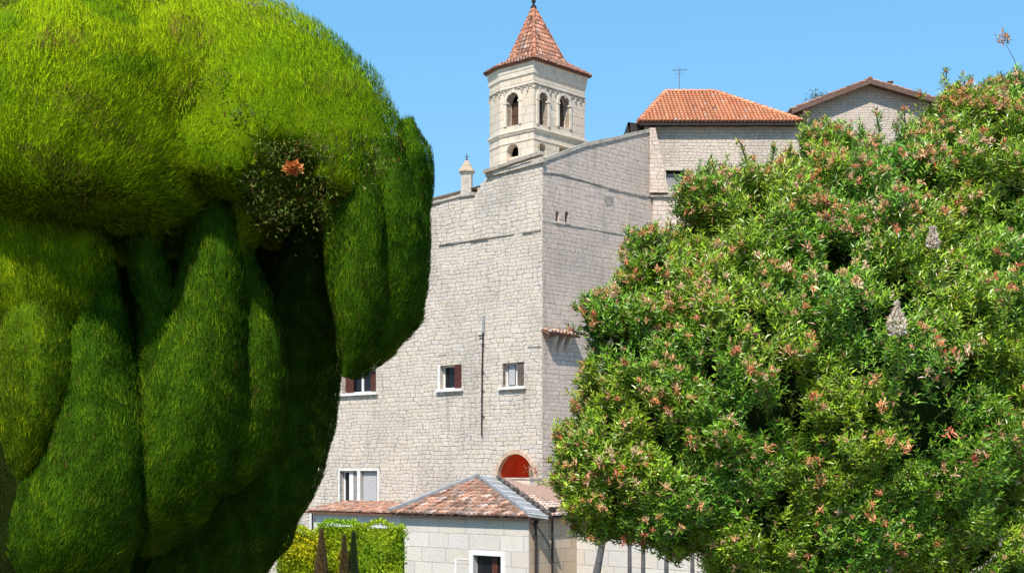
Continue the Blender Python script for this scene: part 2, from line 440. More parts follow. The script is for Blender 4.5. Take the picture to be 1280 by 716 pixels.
# upper zone ledges
def ledge(o2, d, nrm3, pts, hgt, proud, mat, name='ledge', gaps=None, wob=0.):
    m = MB()
    for (s0, z0), (s1, z1) in zip(pts[:-1], pts[1:]):
        n = max(1, int(abs(s1-s0)/.45))
        for i in range(n):
            if gaps and random.random() < gaps: continue
            a = i/n; b = (i+1)/n+.004
            pr = proud*(1+random.uniform(-wob, wob)); hh = hgt*(1+random.uniform(-wob, wob))
            q0 = Vector(o2)+Vector(d)*(s0+(s1-s0)*a); q1 = Vector(o2)+Vector(d)*(s0+(s1-s0)*b)
            za, zb = z0+(z1-z0)*a, z0+(z1-z0)*b
            p0 = Vector((q0.x, q0.y, za)); p1 = Vector((q1.x, q1.y, zb))
            bk = -nrm3*.05
            vs = [p0+bk, p1+bk, p1+nrm3*pr, p0+nrm3*pr]; vs2 = [v+Z3*hh for v in vs]
            vs2[2] += nrm3*pr*.15; vs2[3] += nrm3*pr*.15
            m.add(vs+vs2, [(0,1,2,3),(7,6,5,4),(0,4,5,1),(1,5,6,2),(2,6,7,3),(3,7,4,0)])
    return m.build(name, mat, main)
ledge(C, L, N3L, [oL(676.5, 288.5), oL(600, 300), oL(530, 310), (21, oL(530, 310)[1])], .055, .06, M['darkledge'], gaps=.06, wob=.5)
ledge(C, L, N3L, [oL(590, 441), oL(528, 446)], .05, .03, M['darkledge'], gaps=.25, wob=.5)
ledge(C, L, N3L, [oL(676.5, 433), oL(660, 434)], .05, .03, M['darkledge'], wob=.5)
ledge(C, Rr, N3R, [oR(678, 216), oR(700, 219), oR(730, 227), oR(770, 239), oR(806, 247), oR(823, 244)], .05, .03, M['darkledge'], gaps=.1, wob=.4)
ledge(C, Rr, N3R, [oR(678, 277), oR(740, 287), oR(820, 301)], .05, .022, M['moulding'], wob=.4)
# coping along both sloping tops
cop = [(s_, z+.0) for s_, z in top[:3]]
ledge(C, L, N3L, [(-.12, top[0][1]), oL(640, 214), oL(609, 222)], .16, .10, M['moulding'], 'coping', wob=.1)
ledge(C, L, N3L, [oL(609, 218), oL(640, 207), (-.1, oL(676, 195)[1])], .12, .22, M['moulding'], 'coping', wob=.1)
ledge(C, Rr, N3R, [(-.1, rt[0][1])]+rt[1:], .15, .05, M['moulding'], 'coping', wob=.12)
ledge(C, L, N3L, [oL(594, 244), oL(575, 246.5), oL(540, 255.5), (22.8, zl-.25)], .1, .08, M['moulding'], 'coping', wob=.3)
# broken gable foot beside the tower
m = MB()
for k, (px, py, s_) in enumerate(((598, 236, .34), (602, 230, .42), (606, 225, .4), (595, 242, .22), (609, 222, .3))):
    u_, z_ = oL(px, py)
    m.frame_box(pl(C, u_-s_/2, .12+.03*k, z_-s_*.6), L3*s_, R3*.45, Z3*s_*.8)
m.build('broken_stonework', M['moulding'], main)
# roof behind the copings (low lead-grey slabs of stone)
m = MB()
zt = top[0][1]
A_ = [pl(C, .3, .3, zt-.05), pl(C, .3, vend, rt[-1][1]-.05), pl(C, 3.2, vend, zl+.6), pl(C, 3.2, .3, top[2][1]-.15), pl(C, 22.8, .3, zl-.5), pl(C, 22.8, vend, zl-.3)]
m.add(A_, [(0,1,2,3),(3,2,5,4)])
m.build('roof', M['moulding'], main)
m = MB(); m.wall(pl(C, 23, .7), Rr, [(0,0),(vend,0),(vend,zl-.3),(0,zl-.3)], inward=-L, thick=.6, skip=(3,))
m.wall(pl(C, .8, vend+.62), L, [(0,0),(22.1,0),(22.1,zl-.35),(0,zl-.35)], inward=-Rr, thick=.6)
m.build('wall', M['rubble2'], main)

def wopen(parent_f, o2, d, nrm3, r, kind, thick=.7):
    """window fitted into its wall opening (frame, panes, shutters)"""
    a, b, z0, z1 = r; d3 = Vector((d[0], d[1], 0)); O = Vector((o2[0], o2[1], 0))
    def pt(s_, z, dep): return O+d3*s_-nrm3*dep+Z3*z
    f = MB(); t = .07; W = b-a; H = z1-z0
    dep = .24
    for (sa, sb, za, zb) in ((a, a+t, z0, z1), (b-t, b, z0, z1), (a+t, b-t, z1-t, z1), (a+t, b-t, z0, z0+t)):
        f.frame_box(pt(sa, za, dep), d3*(sb-sa), -nrm3*.08, Z3*(zb-za))
    if kind in ('double', 'mull'):
        f.frame_box(pt((a+b)/2-.05, z0+t, dep-.01), d3*.1, -nrm3*.08, Z3*(H-2*t))
    win = f.build('window', M['white'], main)
    p = MB(); p.frame_box(pt(a+t, z0+t, dep+.05), d3*(W-2*t), -nrm3*.02, Z3*(H-2*t)); p.build('pane', M['pane'], win)
    bk = MB(); bk.frame_box(pt(a-.1, z0-.1, thick+.01), d3*(W+.2), -nrm3*.04, Z3*(H+.2)); bk.build('window_back', M['void'], win)
    return win
def sill(parent, o2, d, nrm3, a, b, z, h=.11, proud=.14, mat='sill', name='sill'):
    d3 = Vector((d[0], d[1], 0)); O = Vector((o2[0], o2[1], 0)); m = MB()
    m.frame_box(O+d3*a+nrm3*proud+Z3*(z-h), d3*(b-a), -nrm3*(proud+.1), Z3*h)
    return m.build(name, M[mat], parent)
def panel(parent, o2, d, nrm3, a, b, z0, z1, dep, mat, name, th=.035, slats=0):
    d3 = Vector((d[0], d[1], 0)); O = Vector((o2[0], o2[1], 0)); m = MB()
    if slats:
        for s0, s1, za, zb in ((a, a+.05, z0, z1), (b-.05, b, z0, z1), (a+.05, b-.05, z0, z0+.06), (a+.05, b-.05, z1-.06, z1)):
            m.frame_box(O+d3*s0-nrm3*dep+Z3*za, d3*(s1-s0), -nrm3*th, Z3*(zb-za))
        for k in range(slats):
            zz = z0+.06+(z1-z0-.12)*(k+.1)/slats
            m.frame_box(O+d3*(a+.05)-nrm3*(dep+.004)+Z3*zz, d3*(b-a-.1), -nrm3*.02+Z3*.015, Z3*((z1-z0-.12)/slats*.75))
    else: m.frame_box(O+d3*a-nrm3*dep+Z3*z0, d3*(b-a), -nrm3*th, Z3*(z1-z0))
    return m.build(name, M[mat], parent)
# note: s grows to the LEFT in the picture on the left wall
win = wopen(None, C, L, N3L, wA, 'double'); win['label'] = 'wide white window with dark red shutters under the clipped cypress'
sill(win, C, L, N3L, wA[0]-.15, wA[1]+.3, wA[2])
mid = (wA[0]+wA[1])/2
panel(win, C, L, N3L, wA[0]+.07, wA[0]+.55, wA[2]+.07, wA[3]-.07, .17, 'shutter', 'shutter', slats=12)
panel(win, C, L, N3L, mid+.55, wA[1]-.07, wA[2]+.07, wA[3]-.07, .17, 'shutter', 'shutter', slats=12)
win = wopen(None, C, L, N3L, wB, 'single'); win['label'] = 'small window with one red-brown shutter, left of the thin pipe'
sill(win, C, L, N3L, wB[0]-.12, wB[1]+.14, wB[2])
panel(win, C, L, N3L, wB[1]-.02, wB[1]+.10, wB[2], wB[3]+.03, -.012, 'sill', 'jamb', th=.05)
panel(win, C, L, N3L, wB[0]-.02, wB[0]+.42, wB[2]+.01, wB[3]-.01, .02, 'shutter', 'shutter', slats=13)
win = wopen(None, C, L, N3L, wC, 'mull'); win['label'] = 'small window with lace curtain and grey-brown shutter beside the corner'
sill(win, C, L, N3L, wC[0]-.14, wC[1]+.14, wC[2])
mid = (wC[0]+wC[1])/2
panel(win, C, L, N3L, mid+.06, wC[1]-.18, wC[2]+.09, wC[3]-.09, .185, 'curtain', 'curtain', th=.01)
panel(win, C, L, N3L, wC[0]-.03, wC[0]+.40, wC[2]+.03, wC[3]-.01, .05, 'bshutter', 'shutter', slats=13)
panel(win, C, L, N3L, wC[1]-.05, wC[1]+.03, wC[2]+.03, wC[3]-.01, .04, 'bshutter', 'shutter_edge')
for r, e in ((wD1, 0), (wD2, 1)):
    win = wopen(None, C, L, N3L, r, 'single')
    win['label'] = ('tall lower window with pale blind, nearer the corner' if e else 'tall lower window with half-open white leaf beside the cypress')
    a, b, z0, z1 = r
    # white stone surround
    m = MB(); d3 = L3; O = Vector((C.x, C.y, 0))
    for (sa, sb, za, zb) in ((a-.09, a, z0-.05, z1+.08), (b, b+.09, z0-.05, z1+.08), (a, b, z1, z1+.08)):
        m.frame_box(O+d3*sa+N3L*.03+Z3*za, d3*(sb-sa), -N3L*.2, Z3*(zb-za))
    m.build('surround', M['sill'], win)
    if e: panel(win, C, L, N3L, a+.22, b-.07, z0+.07, z1-.07, .13, 'curtain', 'blind')
    else:
        panel(win, C, L, N3L, a+.07, a+.42, z0+.07, z1-.07, .13, 'greyp', 'blind')
        panel(win, C, L, N3L, a+.42, a+.68, z0+.05, z1-.07, .10, 'white', 'casement_leaf')
# slit windows in the right wall
for r in (slit1, slit2):
    m = MB(); O = Vector((C.x, C.y, 0))
    m.frame_box(O+R3*(r[0]-.1)-N3R*.45+Z3*(r[2]-.1), R3*(r[1]-r[0]+.2), -N3R*.04, Z3*(r[3]-r[2]+.2))
    sw = m.build('slit_window', M['void'], main)
    sill(sw, C, Rr, N3R, r[0]-.06, r[1]+.06, r[2], .06, .05, 'moulding')
# pipe with a fitting on the left wall
m = MB(); O = Vector((C.x, C.y, 0))
a0, a1 = oL(605.5, 397), oL(603.5, 545)
def wp(px, py, out=.07): u_, z_ = oL(px, py); return O+L3*u_+N3L*out+Z3*z_
m.tube([wp(605.5, 397), wp(605.2, 420), wp(604, 470), wp(603.5, 545)], [.03, .03, .03, .026], 8)
m.tube([wp(600, 420), wp(606, 419.5)], .03, 6)
for py in (430, 465, 488, 520): m.tube([wp(602.2, py, .05), wp(606.4, py, .05)], .022, 6)
dp = m.build('drain_pipe', M['pipe'], main)
m = MB(); m.tube([wp(605.7, 394), wp(605.5, 416)], .045, 8); m.build('pipe_head', M['lead'], dp)
# little tiled canopy on the right wall
cz = oR(678, 416)[1]; c1 = oR(716, 416)[0]
m = MB()
tiles(m, [pl(C, -.42, -.05, cz-.02), pl(C, -.42, c1, cz-.02), pl(C, .0, c1, cz+.16), pl(C, .0, -.05, cz+.16)], .2, .24, base=(.55,.30,.2), var=.5, jitter=.02)
cn = m.build('canopy', M['tile'], main)
m = MB()
for px in (688, 697, 706):
    s_ = oR(px, 420)[0]
    m.add([pl(C, -.01, s_, cz-.12), pl(C, -.34, s_, cz-.10), pl(C, -.01, s_, cz-.75), pl(C, -.01, s_+.14, cz-.12), pl(C, -.34, s_+.14, cz-.10), pl(C, -.01, s_+.14, cz-.75)],
          [(0,1,2),(5,4,3),(0,3,4,1),(1,4,5,2)])
m.build('bracket', M['moulding'], cn)
# patch of smoother stone on the right wall
m = MB(); q = [oR(754, 246), oR(767, 246), oR(765, 256), oR(758, 258)]
m.add([pl(C, -.012, s_, z_) for s_, z_ in q], [(0,1,2,3)]); m.build('mortar_patch', M['darkledge'], main)

# arched loggia
m = MB(); O = Vector((C.x, C.y, 0)); ctr = (aR+aL_)/2; rad = (aL_-aR)/2
ring = []
def rp(t, r, out): return O+L3*(ctr+r*math.cos(t))+N3L*out+Z3*(zsp+r*math.sin(t))
N_ = 20
rings = []
for k in range(N_+1):
    t = math.pi*k/N_
    rings.append([rp(t, rad-.03, .06), rp(t, rad+.14, .06), rp(t, rad+.14, -.1), rp(t, rad-.03, -.14)])
m.loft(rings)
for sgn in (1,):
    s0 = ctr+sgn*(rad-.03); s1 = ctr+sgn*(rad+.14)
    m.frame_box(O+L3*min(s0, s1)+N3L*.06+Z3*(CH-1.2), L3*abs(s1-s0), -N3L*.3, Z3*(zsp-CH+1.2))
log = m.build('loggia_arch', M['arch'], main)
m = MB(); rings = []
for k in range(N_+1):
    t = math.pi*k/N_; rings.append([rp(t, rad-.022, -.142), rp(t, rad-.004, -.142), rp(t, rad-.004, -.72), rp(t, rad-.022, -.72)])
m.loft(rings)
for s0 in (ctr-rad+.004, ctr+rad-.022): m.frame_box(O+L3*s0-N3L*.142+Z3*(CH-1.2), L3*.018, -N3L*.578, Z3*(zsp-CH+1.2))
m.build('reveal_lining', M['redroom'], log)
m = MB()
def room(u0, u1, v0, v1, z0, z1, mb):
    b = [pl(C, u, v, z) for z in (z0, z1) for v in (v0, v1) for u in (u0, u1)]
    mb.add(b, [(2,3,7,6),(0,2,6,4),(1,5,7,3),(4,6,7,5),(0,1,3,2)])
room(aR-.25, aL_+.25, .70, 2.6, CH-1.2, zsp+rad+.25, m)
m.build('loggia_room', M['redroom'], log)
m = MB(); lp = pl(C, ctr-.1, 1.9, zsp+rad-.32); 
m.loft([[lp+Vector((r*math.cos(t*math.pi/4), r*math.sin(t*math.pi/4), z)) for t in range(8)] for r, z in ((.05,-.1),(.10,-.05),(.1,.02),(.04,.08))])
lm = NB('lit_lamp'); lm.b.inputs['Emission Color'].default_value = (1,.9,.75,1); lm.b.inputs['Emission Strength'].default_value = 6
m.build('lamp', lm.m, log)
pl_ = bpy.data.lights.new('lamp_glow', 'POINT'); pl_.energy = 9; pl_.color = (1, .78, .5); pl_.shadow_soft_size = .06
plo = bpy.data.objects.new('lamp_glow', pl_); col.objects.link(plo); plo.location = lp-Z3*.2-Vector((0,.15,0))
m = MB(); m.tube([lp+Z3*.08, lp+Z3*.6], .012, 5); m.build('lamp_cord', M['dark'], log)

# ------------------------------------------------------------------ bell tower
TA = pl(C, 4, 4); TL = on(TA, L, 625); TR = on(TA, Rr, 731)
B_ = TA+L*TL; E_ = TA+Rr*TR; Cc = Vector(((612-640)/F*62.95, 62.95)); F_ = E_+L*2.0; D_ = Cc+Rr*2.9
tw = empty('bell_tower', (TA.x, TA.y, 0), 'pale stone bell tower with arched openings and a flared red tile spire', 'tower')
plan = [TA, E_, F_, D_, Cc, B_]
cen = sum(plan, Vector((0,0)))/6
def ringz(k, z, extra=0.):
    return [Vector((cen.x+(p.x-cen.x)*k, cen.y+(p.y-cen.y)*k, z)) for p in plan]
def zc(py): return CH+(HY-py)/F*TA.y
ztop = zc(80)
def tface(a, b): d = (b-a); return a, d.normalized(), d.length
zb0 = zl-3
# front-left face (TA->B_), right face (TA->E_), chamfer (B_->Cc), backs
mt = MB()
def face_wall(a, b, holes):
    o2, d, ln = tface(a, b); nn = Vector((d.y, -d.x))
    if nn.dot(cen-a) < 0: nn = -nn
    mt.wall(o2, d, [(0, zb0), (ln, zb0), (ln, ztop), (0, ztop)], holes, .38, skip=(1, 3), inward=nn)
    return o2, d, -Vector((nn.x, nn.y, 0))
def arch_on(o2, d, px0, px1, pytop, pybot):
    s0 = on(o2, d, px0); s1 = on(o2, d, px1); a, b = min(s0, s1), max(s0, s1)
    zt_ = on(o2, d, (px0+px1)/2, pytop)[1]; zb_ = on(o2, d, (px0+px1)/2, pybot)[1]
    return a, b, zb_, zt_-(b-a)/2
dL_ = (B_-TA).normalized(); dR_ = (E_-TA).normalized()
AL = [arch_on(TA, dL_, 633.5, 649, 116, 157), arch_on(TA, dL_, 633, 648, 180, 201)]
AR = [arch_on(TA, dR_, 673, 684.5, 116, 157), arch_on(TA, dR_, 698.5, 711.5, 120, 160), arch_on(TA, dR_, 673, 683, 179, 196), arch_on(TA, dR_, 699, 709, 181, 200)]
fl = face_wall(TA, B_, [archpts(*a) for a in AL]); fr = face_wall(TA, E_, [archpts(*a) for a in AR])
for a, b in ((B_, Cc), (Cc, D_), (D_, F_), (F_, E_)): face_wall(a, b, [])
tww = mt.build('wall', M['tower'], tw)
def tower_arch(face, A, style):
    o2, d, nn = face; d3 = Vector((d.x, d.y, 0)); O = Vector((o2.x, o2.y, 0)); a, b, z0, zs_ = A
    c = (a+b)/2; r = (b-a)/2; m = MB()
    def rp(t, rr, out, dz=0): return O+d3*(c+rr*math.cos(t))+nn*out+Z3*(zs_+dz+rr*math.sin(t))
    if style:
        rings = [[O+d3*(c+r+.0)+nn*.05+Z3*z0, O+d3*(c+r+.14)+nn*.05+Z3*z0, O+d3*(c+r+.14)-nn*.05+Z3*z0, O+d3*(c+r)-nn*.25+Z3*z0]]
        for k in range(13):
            t = math.pi*k/12; rings.append([rp(t, r, .05), rp(t, r+.14, .05), rp(t, r+.14, -.05), rp(t, r, -.25)])
        rings.append([O+d3*(c-r)+nn*.05+Z3*z0, O+d3*(c-r-.14)+nn*.05+Z3*z0, O+d3*(c-r-.14)-nn*.05+Z3*z0, O+d3*(c-r)-nn*.25+Z3*z0])
        m.loft(rings)
        w_ = m.build('arch_surround', M['tower2'], tw)
        # capital blocks at the springing
        for s_ in (c-r-.16, c+r-.04):
            m = MB(); m.frame_box(O+d3*s_+nn*.07+Z3*(zs_-.08), d3*.2, -nn*.2, Z3*.07)
            m.build('capital', M['tower2'], w_)
        # timber frame across the opening
        m = MB(); hz = zs_-z0
        m.frame_box(O+d3*(c-.03)-nn*.30+Z3*z0, d3*.06, -nn*.05, Z3*(hz+r*.9))
        for f_ in (.12, .5, .98): m.frame_box(O+d3*a-nn*.305+Z3*(z0+hz*f_-.03), d3*(b-a), -nn*.05, Z3*.07)
        m.build('belfry_frame', M['brownwood'], w_)
        m = MB(); m.frame_box(O+d3*(c+.03)-nn*.33+Z3*z0, d3*(r-.03), -nn*.02, Z3*hz*.98); m.build('belfry_shutter', M['brownwood'], w_)
    else:
        for k in range(1):
            m.frame_box(O+d3*a-nn*.3+Z3*z0, d3*(b-a), -nn*.04, Z3*.25)
        w_ = m.build('opening_parapet', M['tower2'], tw)
M['tower2'] = plain('pale_tower_trim', (.70,.61,.50), .85, .22, 4., dirt=(.38,.33,.26), bump=.01)
tower_arch(fl, AL[0], 1); tower_arch(fl, AL[1], 0)
tower_arch(fr, AR[0], 1); tower_arch(fr, AR[1], 1); tower_arch(fr, AR[2], 0); tower_arch(fr, AR[3], 0)
# dark inside, so daylight does not cross the shaft
m = MB(); m.loft([ringz(.55, zb0+.5), ringz(.55, ztop-.1)]); m.build('belfry_core', M['void'], tw)
def course(prof, name, mat='tower2'):
    m = MB(); m.loft([ringz(k, z) for k, z in prof]); return m.build(name, M[mat], tw)
sc1 = zc(160)
course([(1.0, sc1-.12), (1.035, sc1-.10), (1.035, sc1-.05), (1.06, sc1-.02), (1.06, sc1+.04), (1.01, sc1+.08)], 'string_course')
course([(1.0, zc(174)), (1.02, zc(173.4)), (1.02, zc(172)), (1.0, zc(171.5))], 'string_course')
course([(1.0, zc(205)), (1.04, zc(206)), (1.04, zc(208)), (1.1, zc(210)), (1.1, zc(213)), (1.14, zc(216)), (1.14, zc(219)), (1.10, zc(240))][::-1], 'base_moulding')
course([(1.0, ztop-.45), (1.03, ztop-.38), (1.03, ztop-.2), (1.045, ztop-.14), (1.05, ztop+.02), (1.07, ztop+.1), (1.07, ztop+.16), (1.0, ztop+.17)], 'cornice')
# corbel table of little arches
m = MB(); zk = zc(108)
for (a, b, n_) in ((TA, B_, 6), (TA, E_, 10), (B_, Cc, 2)):
    o2, d, ln = tface(a, b); nn = Vector((d.y, -d.x)); nn = -nn if nn.dot(a-cen) < 0 else nn
    n3 = Vector((nn.x, nn.y, 0)); d3 = Vector((d.x, d.y, 0)); O = Vector((o2.x, o2.y, 0)); st = ln/n_
    m.frame_box(O+n3*.07+Z3*(zk+.13), d3*ln, -n3*.1, Z3*.04)
    for k in range(n_):
        c = (k+.5)*st; r = st*.34
        m.loft([[O+d3*(c+rr*math.cos(t))+n3*oo+Z3*(zk-.03+rr*math.sin(t)) for rr, oo in ((r, .05), (r+.035, .05), (r+.035, -.02), (r, -.02))] for t in [math.pi*j/8 for j in range(9)]])
        m.frame_box(O+d3*(c+st/2-.03)+n3*.06+Z3*(zk-.13), d3*.06, -n3*.08, Z3*.13)
cb = m.build('corbel_table', M['moulding'], tw)
# spire
ze = ztop+.18; zk2 = zc(60)+.05; apex = Vector((cen.x-.1, cen.y, CH+(HY-9)/F*cen.y))
apex.x = (667-640)/F*apex.y
e_ring = ringz(1.13, ze); k_ring = [Vector((apex.x+(p.x-cen.x)*.60, apex.y+(p.y-cen.y)*.56, zk2)) for p in plan]
m = MB(); m.col = (.2,.1,.07)
for i in range(6):
    j = (i+1) % 6
    if i in (1, 2, 3): pass
    tiles(m, [e_ring[i], e_ring[j], k_ring[j], k_ring[i]], .17, .26, base=(.46,.20,.125), var=.6, old=.2)
    tiles(m, [k_ring[i], k_ring[j], apex], .17, .26, base=(.44,.185,.115), var=.6, old=.2)
for i in range(6):
    ridge(m, e_ring[i], k_ring[i], r=.085, ln=.3); ridge(m, k_ring[i], apex, r=.08, ln=.3)
m.build('spire', M['tile'], tw)
m = MB(); m.loft([ringz(1.11, ze-.03), ringz(1.02, ze-.03)], cap=False); m.loft([ringz(1.115, ze-.06), ringz(1.115, ze-.0)], cap=True); m.build('eave_board', M['fascia'], tw)
m = MB(); ax = apex
m.loft([[ax+Vector((r*math.cos(t*math.pi/4), r*math.sin(t*math.pi/4), z)) for t in range(8)] for r, z in ((.13,-.1),(.14,.0),(.06,.1),(.05,.16),(.1,.22),(.1,.3),(.03,.38))])
m.tube([ax+Z3*.3, ax+Z3*.95], .022, 6)
m.tube([ax+Vector((-.34,0,.42)), ax+Vector((.36,0,.42))], .03, 6)
m.frame_box(ax+Vector((-.46,-.02,.36)), Vector((.22,0,0)), Vector((0,.03,0)), Vector((0,0,.16)))
m.frame_box(ax+Vector((.14,-.02,.36)), Vector((.3,0,0)), Vector((0,.03,0)), Vector((0,0,.1)))
m.tube([ax+Vector((-.2,0,.72)), ax+Vector((.2,0,.72))], .022, 6)
m.build('weather_vane', M['pipe'], tw)

# ------------------------------------------------------------------ little pinnacle on the wall top
pu, pz = on(pl(C, 0, .35), L, 583.5, 246); pc = pl(C, pu, .35)
pn = empty('stone_pinnacle', (pc.x, pc.y, pz-.3), 'slender stone pinnacle with a pointed cap standing on the wall top beside the tower', 'pinnacle')
def sq(c, r, z, n=6, rot=.3): return [Vector((c.x+r*math.cos(2*math.pi*k/n+rot), c.y+r*math.sin(2*math.pi*k/n+rot), z)) for k in range(n)]
zq = lambda py: CH+(HY-py)/F*pc.y
m = MB(); m.loft([sq(pc, .30, pz-.3), sq(pc, .30, zq(243)), sq(pc, .26, zq(242)), sq(pc, .25, zq(219)), sq(pc, .30, zq(218)), sq(pc, .30, zq(216))])
m.build('shaft', M['side2'] if 'side2' in M else M['moulding'], pn)
m = MB(); m.loft([sq(pc, .35, zq(216)), sq(pc, .36, zq(214.5)), sq(pc, .22, zq(208)), sq(pc, .10, zq(202)), sq(pc, .05, zq(200.5))]); m.build('cap', M['side'], pn)
m = MB(); m.tube([Vector((pc.x, pc.y, zq(201))), Vector((pc.x, pc.y, zq(192.5)))], .018, 6)
m.loft([sq(pc, .03, zq(200.6)), sq(pc, .06, zq(199.6)), sq(pc, .03, zq(198.4))])
m.tube([Vector((pc.x-.1, pc.y, zq(196))), Vector((pc.x+.1, pc.y, zq(196)))], .015, 6)
m.build('finial', M['pipe'], pn)

# ------------------------------------------------------------------ house with hipped roof behind the right wall
Y2 = 60.45
hx = lambda px, Y=Y2: (px-640)/F*Y
hz = lambda py, Y=Y2: CH+(HY-py)/F*Y
h2 = empty('hipped_roof_house', (hx(820), Y2, 0), 'grey stone house with a clean orange hipped tile roof joined to the right wall', 'house')
x0, x1 = hx(806), hx(1001)
m = MB()
nz0, nz1 = hz(236), hz(213)
m.wall((x0, Y2), (1,0), [(0,0), (x1-x0,0), (x1-x0,hz(152)), (0,hz(152))], [rect(hx(832.5)-x0, hx(855)-x0, hz(234), hz(212))], .6, inward=(0,1))
m.wall((x1, Y2+.6), (0,1), [(0,0),(9,0),(9,hz(152)),(0,hz(152))], [], .5, inward=(-1,0))
m.wall((x0, Y2+.6), (0,1), [(0,0),(9,0),(9,hz(152)),(0,hz(152))], [], .5, inward=(1,0))
m.build('wall', M['rubble3'], h2)
m = MB()   # lower, thicker part of the wall with a ledge on top
m.frame_box((hx(815), Y2-.28, 0), (x1-hx(815), 0, 0), (0, .33, 0), (0, 0, hz(248)))
m.build('lower_wall', M['rubble2'], h2)
m = MB(); zz = hz(248)
for i in range(12):
    xa = hx(812)+(x1-hx(812))*i/12; m.frame_box((xa, Y2-.38-random.uniform(0,.03), zz-.02), ((x1-hx(812))/12-.01, 0, 0), (0, .4, 0), (0, 0, .09))
m.build('ledge', M['darkledge'], h2)
m = MB()   # sloping buttress face at the joint
vs = [Vector((hx(811), Y2-.42, hz(163))), Vector((hx(818), Y2-.42, hz(163))), Vector((hx(835), Y2-.40, hz(243))), Vector((hx(811), Y2-.42, hz(243)))]
m.add(vs+[v+Vector((0,.5,0)) for v in vs], [(0,3,2,1),(4,5,6,7),(0,1,5,4),(1,2,6,5),(2,3,7,6),(3,0,4,7)])
m.build('buttress', M['rubble2'], h2)
m = MB(); m.frame_box((hx(832), Y2+.18, hz(234)), (hx(856)-hx(832),0,0), (0,.05,0), (0,0,hz(216)-hz(234))); nw = m.build('niche_window', M['greyp'], h2)
m = MB(); m.frame_box((hx(831), Y2-.05, hz(213)), (hx(858)-hx(831),0,0), (0,.2,0), (0,0,.12)); m.build('lintel', M['moulding'], nw)
m = MB(); m.frame_box((hx(832), Y2+.5, hz(236)), (hx(856)-hx(832),0,0), (0,.05,0), (0,0,1.2)); m.build('niche_back', M['void'], nw)
# roof
ey0 = Y2-.45; zE = hz(151.5, ey0); ex0, ex1 = (799-640)/F*ey0, (1004.5-640)/F*ey0; eyb = Y2+9.6
ry = ey0+3.7; rz = CH+(HY-115)/F*ry; rx0, rx1 = (832-640)/F*ry, (894-640)/F*ry; ryb = eyb-3.7
a, b, c, d = Vector((ex0,ey0,zE)), Vector((ex1,ey0,zE)), Vector((ex1,eyb,zE)), Vector((ex0,eyb,zE))
e, f = Vector((rx0,ry,rz)), Vector((rx1,ry,rz)); e2, f2 = Vector((rx0,ryb,rz)), Vector((rx1,ryb,rz))
m = MB(); bc = (.56,.20,.095)
tiles(m, [a,b,f,e], .165, .38, base=bc, var=.14, old=.04, jitter=.004)
tiles(m, [b,c,f2,f], .165, .38, base=bc, var=.14, old=.04, jitter=.004)
tiles(m, [d,a,e,e2], .165, .38, base=bc, var=.14, old=.04, jitter=.004)
tiles(m, [c,d,e2,f2], .165, .38, base=bc, var=.14, old=.04, jitter=.004)
tiles(m, [e,f,f2,e2], .165, .38, base=bc, var=.14, old=.04, jitter=.004)
for p, q in ((a,e),(b,f),(e,f)): ridge(m, p, q, base=(.60,.26,.14), r=.11)
rf = m.build('roof', M['tilefine'], h2)
m = MB(); m.frame_box((ex0+.02, ey0+.03, zE-.16), (ex1-ex0-.04,0,0), (0,.1,0), (0,0,.12)); m.frame_box((ex0+.02, ey0+.14, zE-.12), (ex1-ex0-.04,0,0), (0,.6,0), (0,0,.04))
# boxed eave on the left, seen from below
zE2 = hz(144, ey0+1.8)
m.frame_box((hx(783, ey0+1.2), ey0+.5, zE-.75), (ex0-hx(783, ey0+1.2)+.12,0,0), (0,8.2,0), (0,0,.08))
m.frame_box((hx(783, ey0+1.2), ey0+.5, zE-.66), (.1,0,0), (0,8.2,0), (0,0,.72))
m.add([Vector((hx(783,ey0+1.2), ey0+.5, zE+.08)), Vector((ex0+.1, ey0+.5, zE+.02)), Vector((ex0+.1, ey0+.5, zE-.67)), Vector((ex0-.12, ey0+.5, zE-.45)), Vector((hx(783,ey0+1.2)+.1, ey0+.5, zE-.67))], [(0,1,2,3,4)])
m.build('eave_box', M['dark'], h2)
# TV aerial
an = empty('tv_aerial', (hx(849, ry), ry, rz), 'thin television aerial on the ridge of the orange hipped roof', 'aerial')
ap = Vector((hx(849, ry), ry, rz))
m = MB(); m.tube([ap, ap+Z3*1.05], .018, 6); m.build('mast', M['steel'], an)
m = MB(); m.tube([ap+Vector((-.32,0,.98)), ap+Vector((.38,.05,1.02))], .012, 5)
for k in range(6): m.tube([ap+Vector((-.3+.12*k,-.18,.985)), ap+Vector((-.3+.12*k,.18,.985))], .008, 5)
m.tube([ap+Vector((-.2,0,.8)), ap+Vector((.2,0,.84))], .01, 5)
m.build('antenna_rods', M['steel'], an)

# ------------------------------------------------------------------ gabled house farther right
Y3 = 72.
gx = lambda px: (px-640)/F*Y3
gz = lambda py, Y=Y3: CH+(HY-py)/F*Y
h3 = empty('gabled_house', (gx(1080), Y3, 0), 'grey stone house end with a low brown-edged gable above the blossoming tree', 'house')
pts = [(gx(1004), 0), (gx(1240), 0), (gx(1240), gz(148)), (gx(1088), gz(104)), (gx(1004), gz(138))]
m = MB(); m.wall((0, Y3), (1,0), pts, [], .5, inward=(0,1))
m.wall((gx(1004), Y3+.5), (0,1), [(0,0),(9,0),(9,gz(140)),(0,gz(140))], [], .5, inward=(1,0))
m.wall((gx(1240), Y3+.5), (0,1), [(0,0),(9,0),(9,gz(150)),(0,gz(150))], [], .5, inward=(-1,0))
m.build('wall', M['rubble3'], h3)
Yf = Y3-.6
g0, g1, g2 = Vector(((990-640)/F*Yf, Yf, gz(136.5, Yf))), Vector(((1088-640)/F*Yf, Yf, gz(99, Yf))), Vector(((1250-640)/F*Yf, Yf, gz(146.5, Yf)))
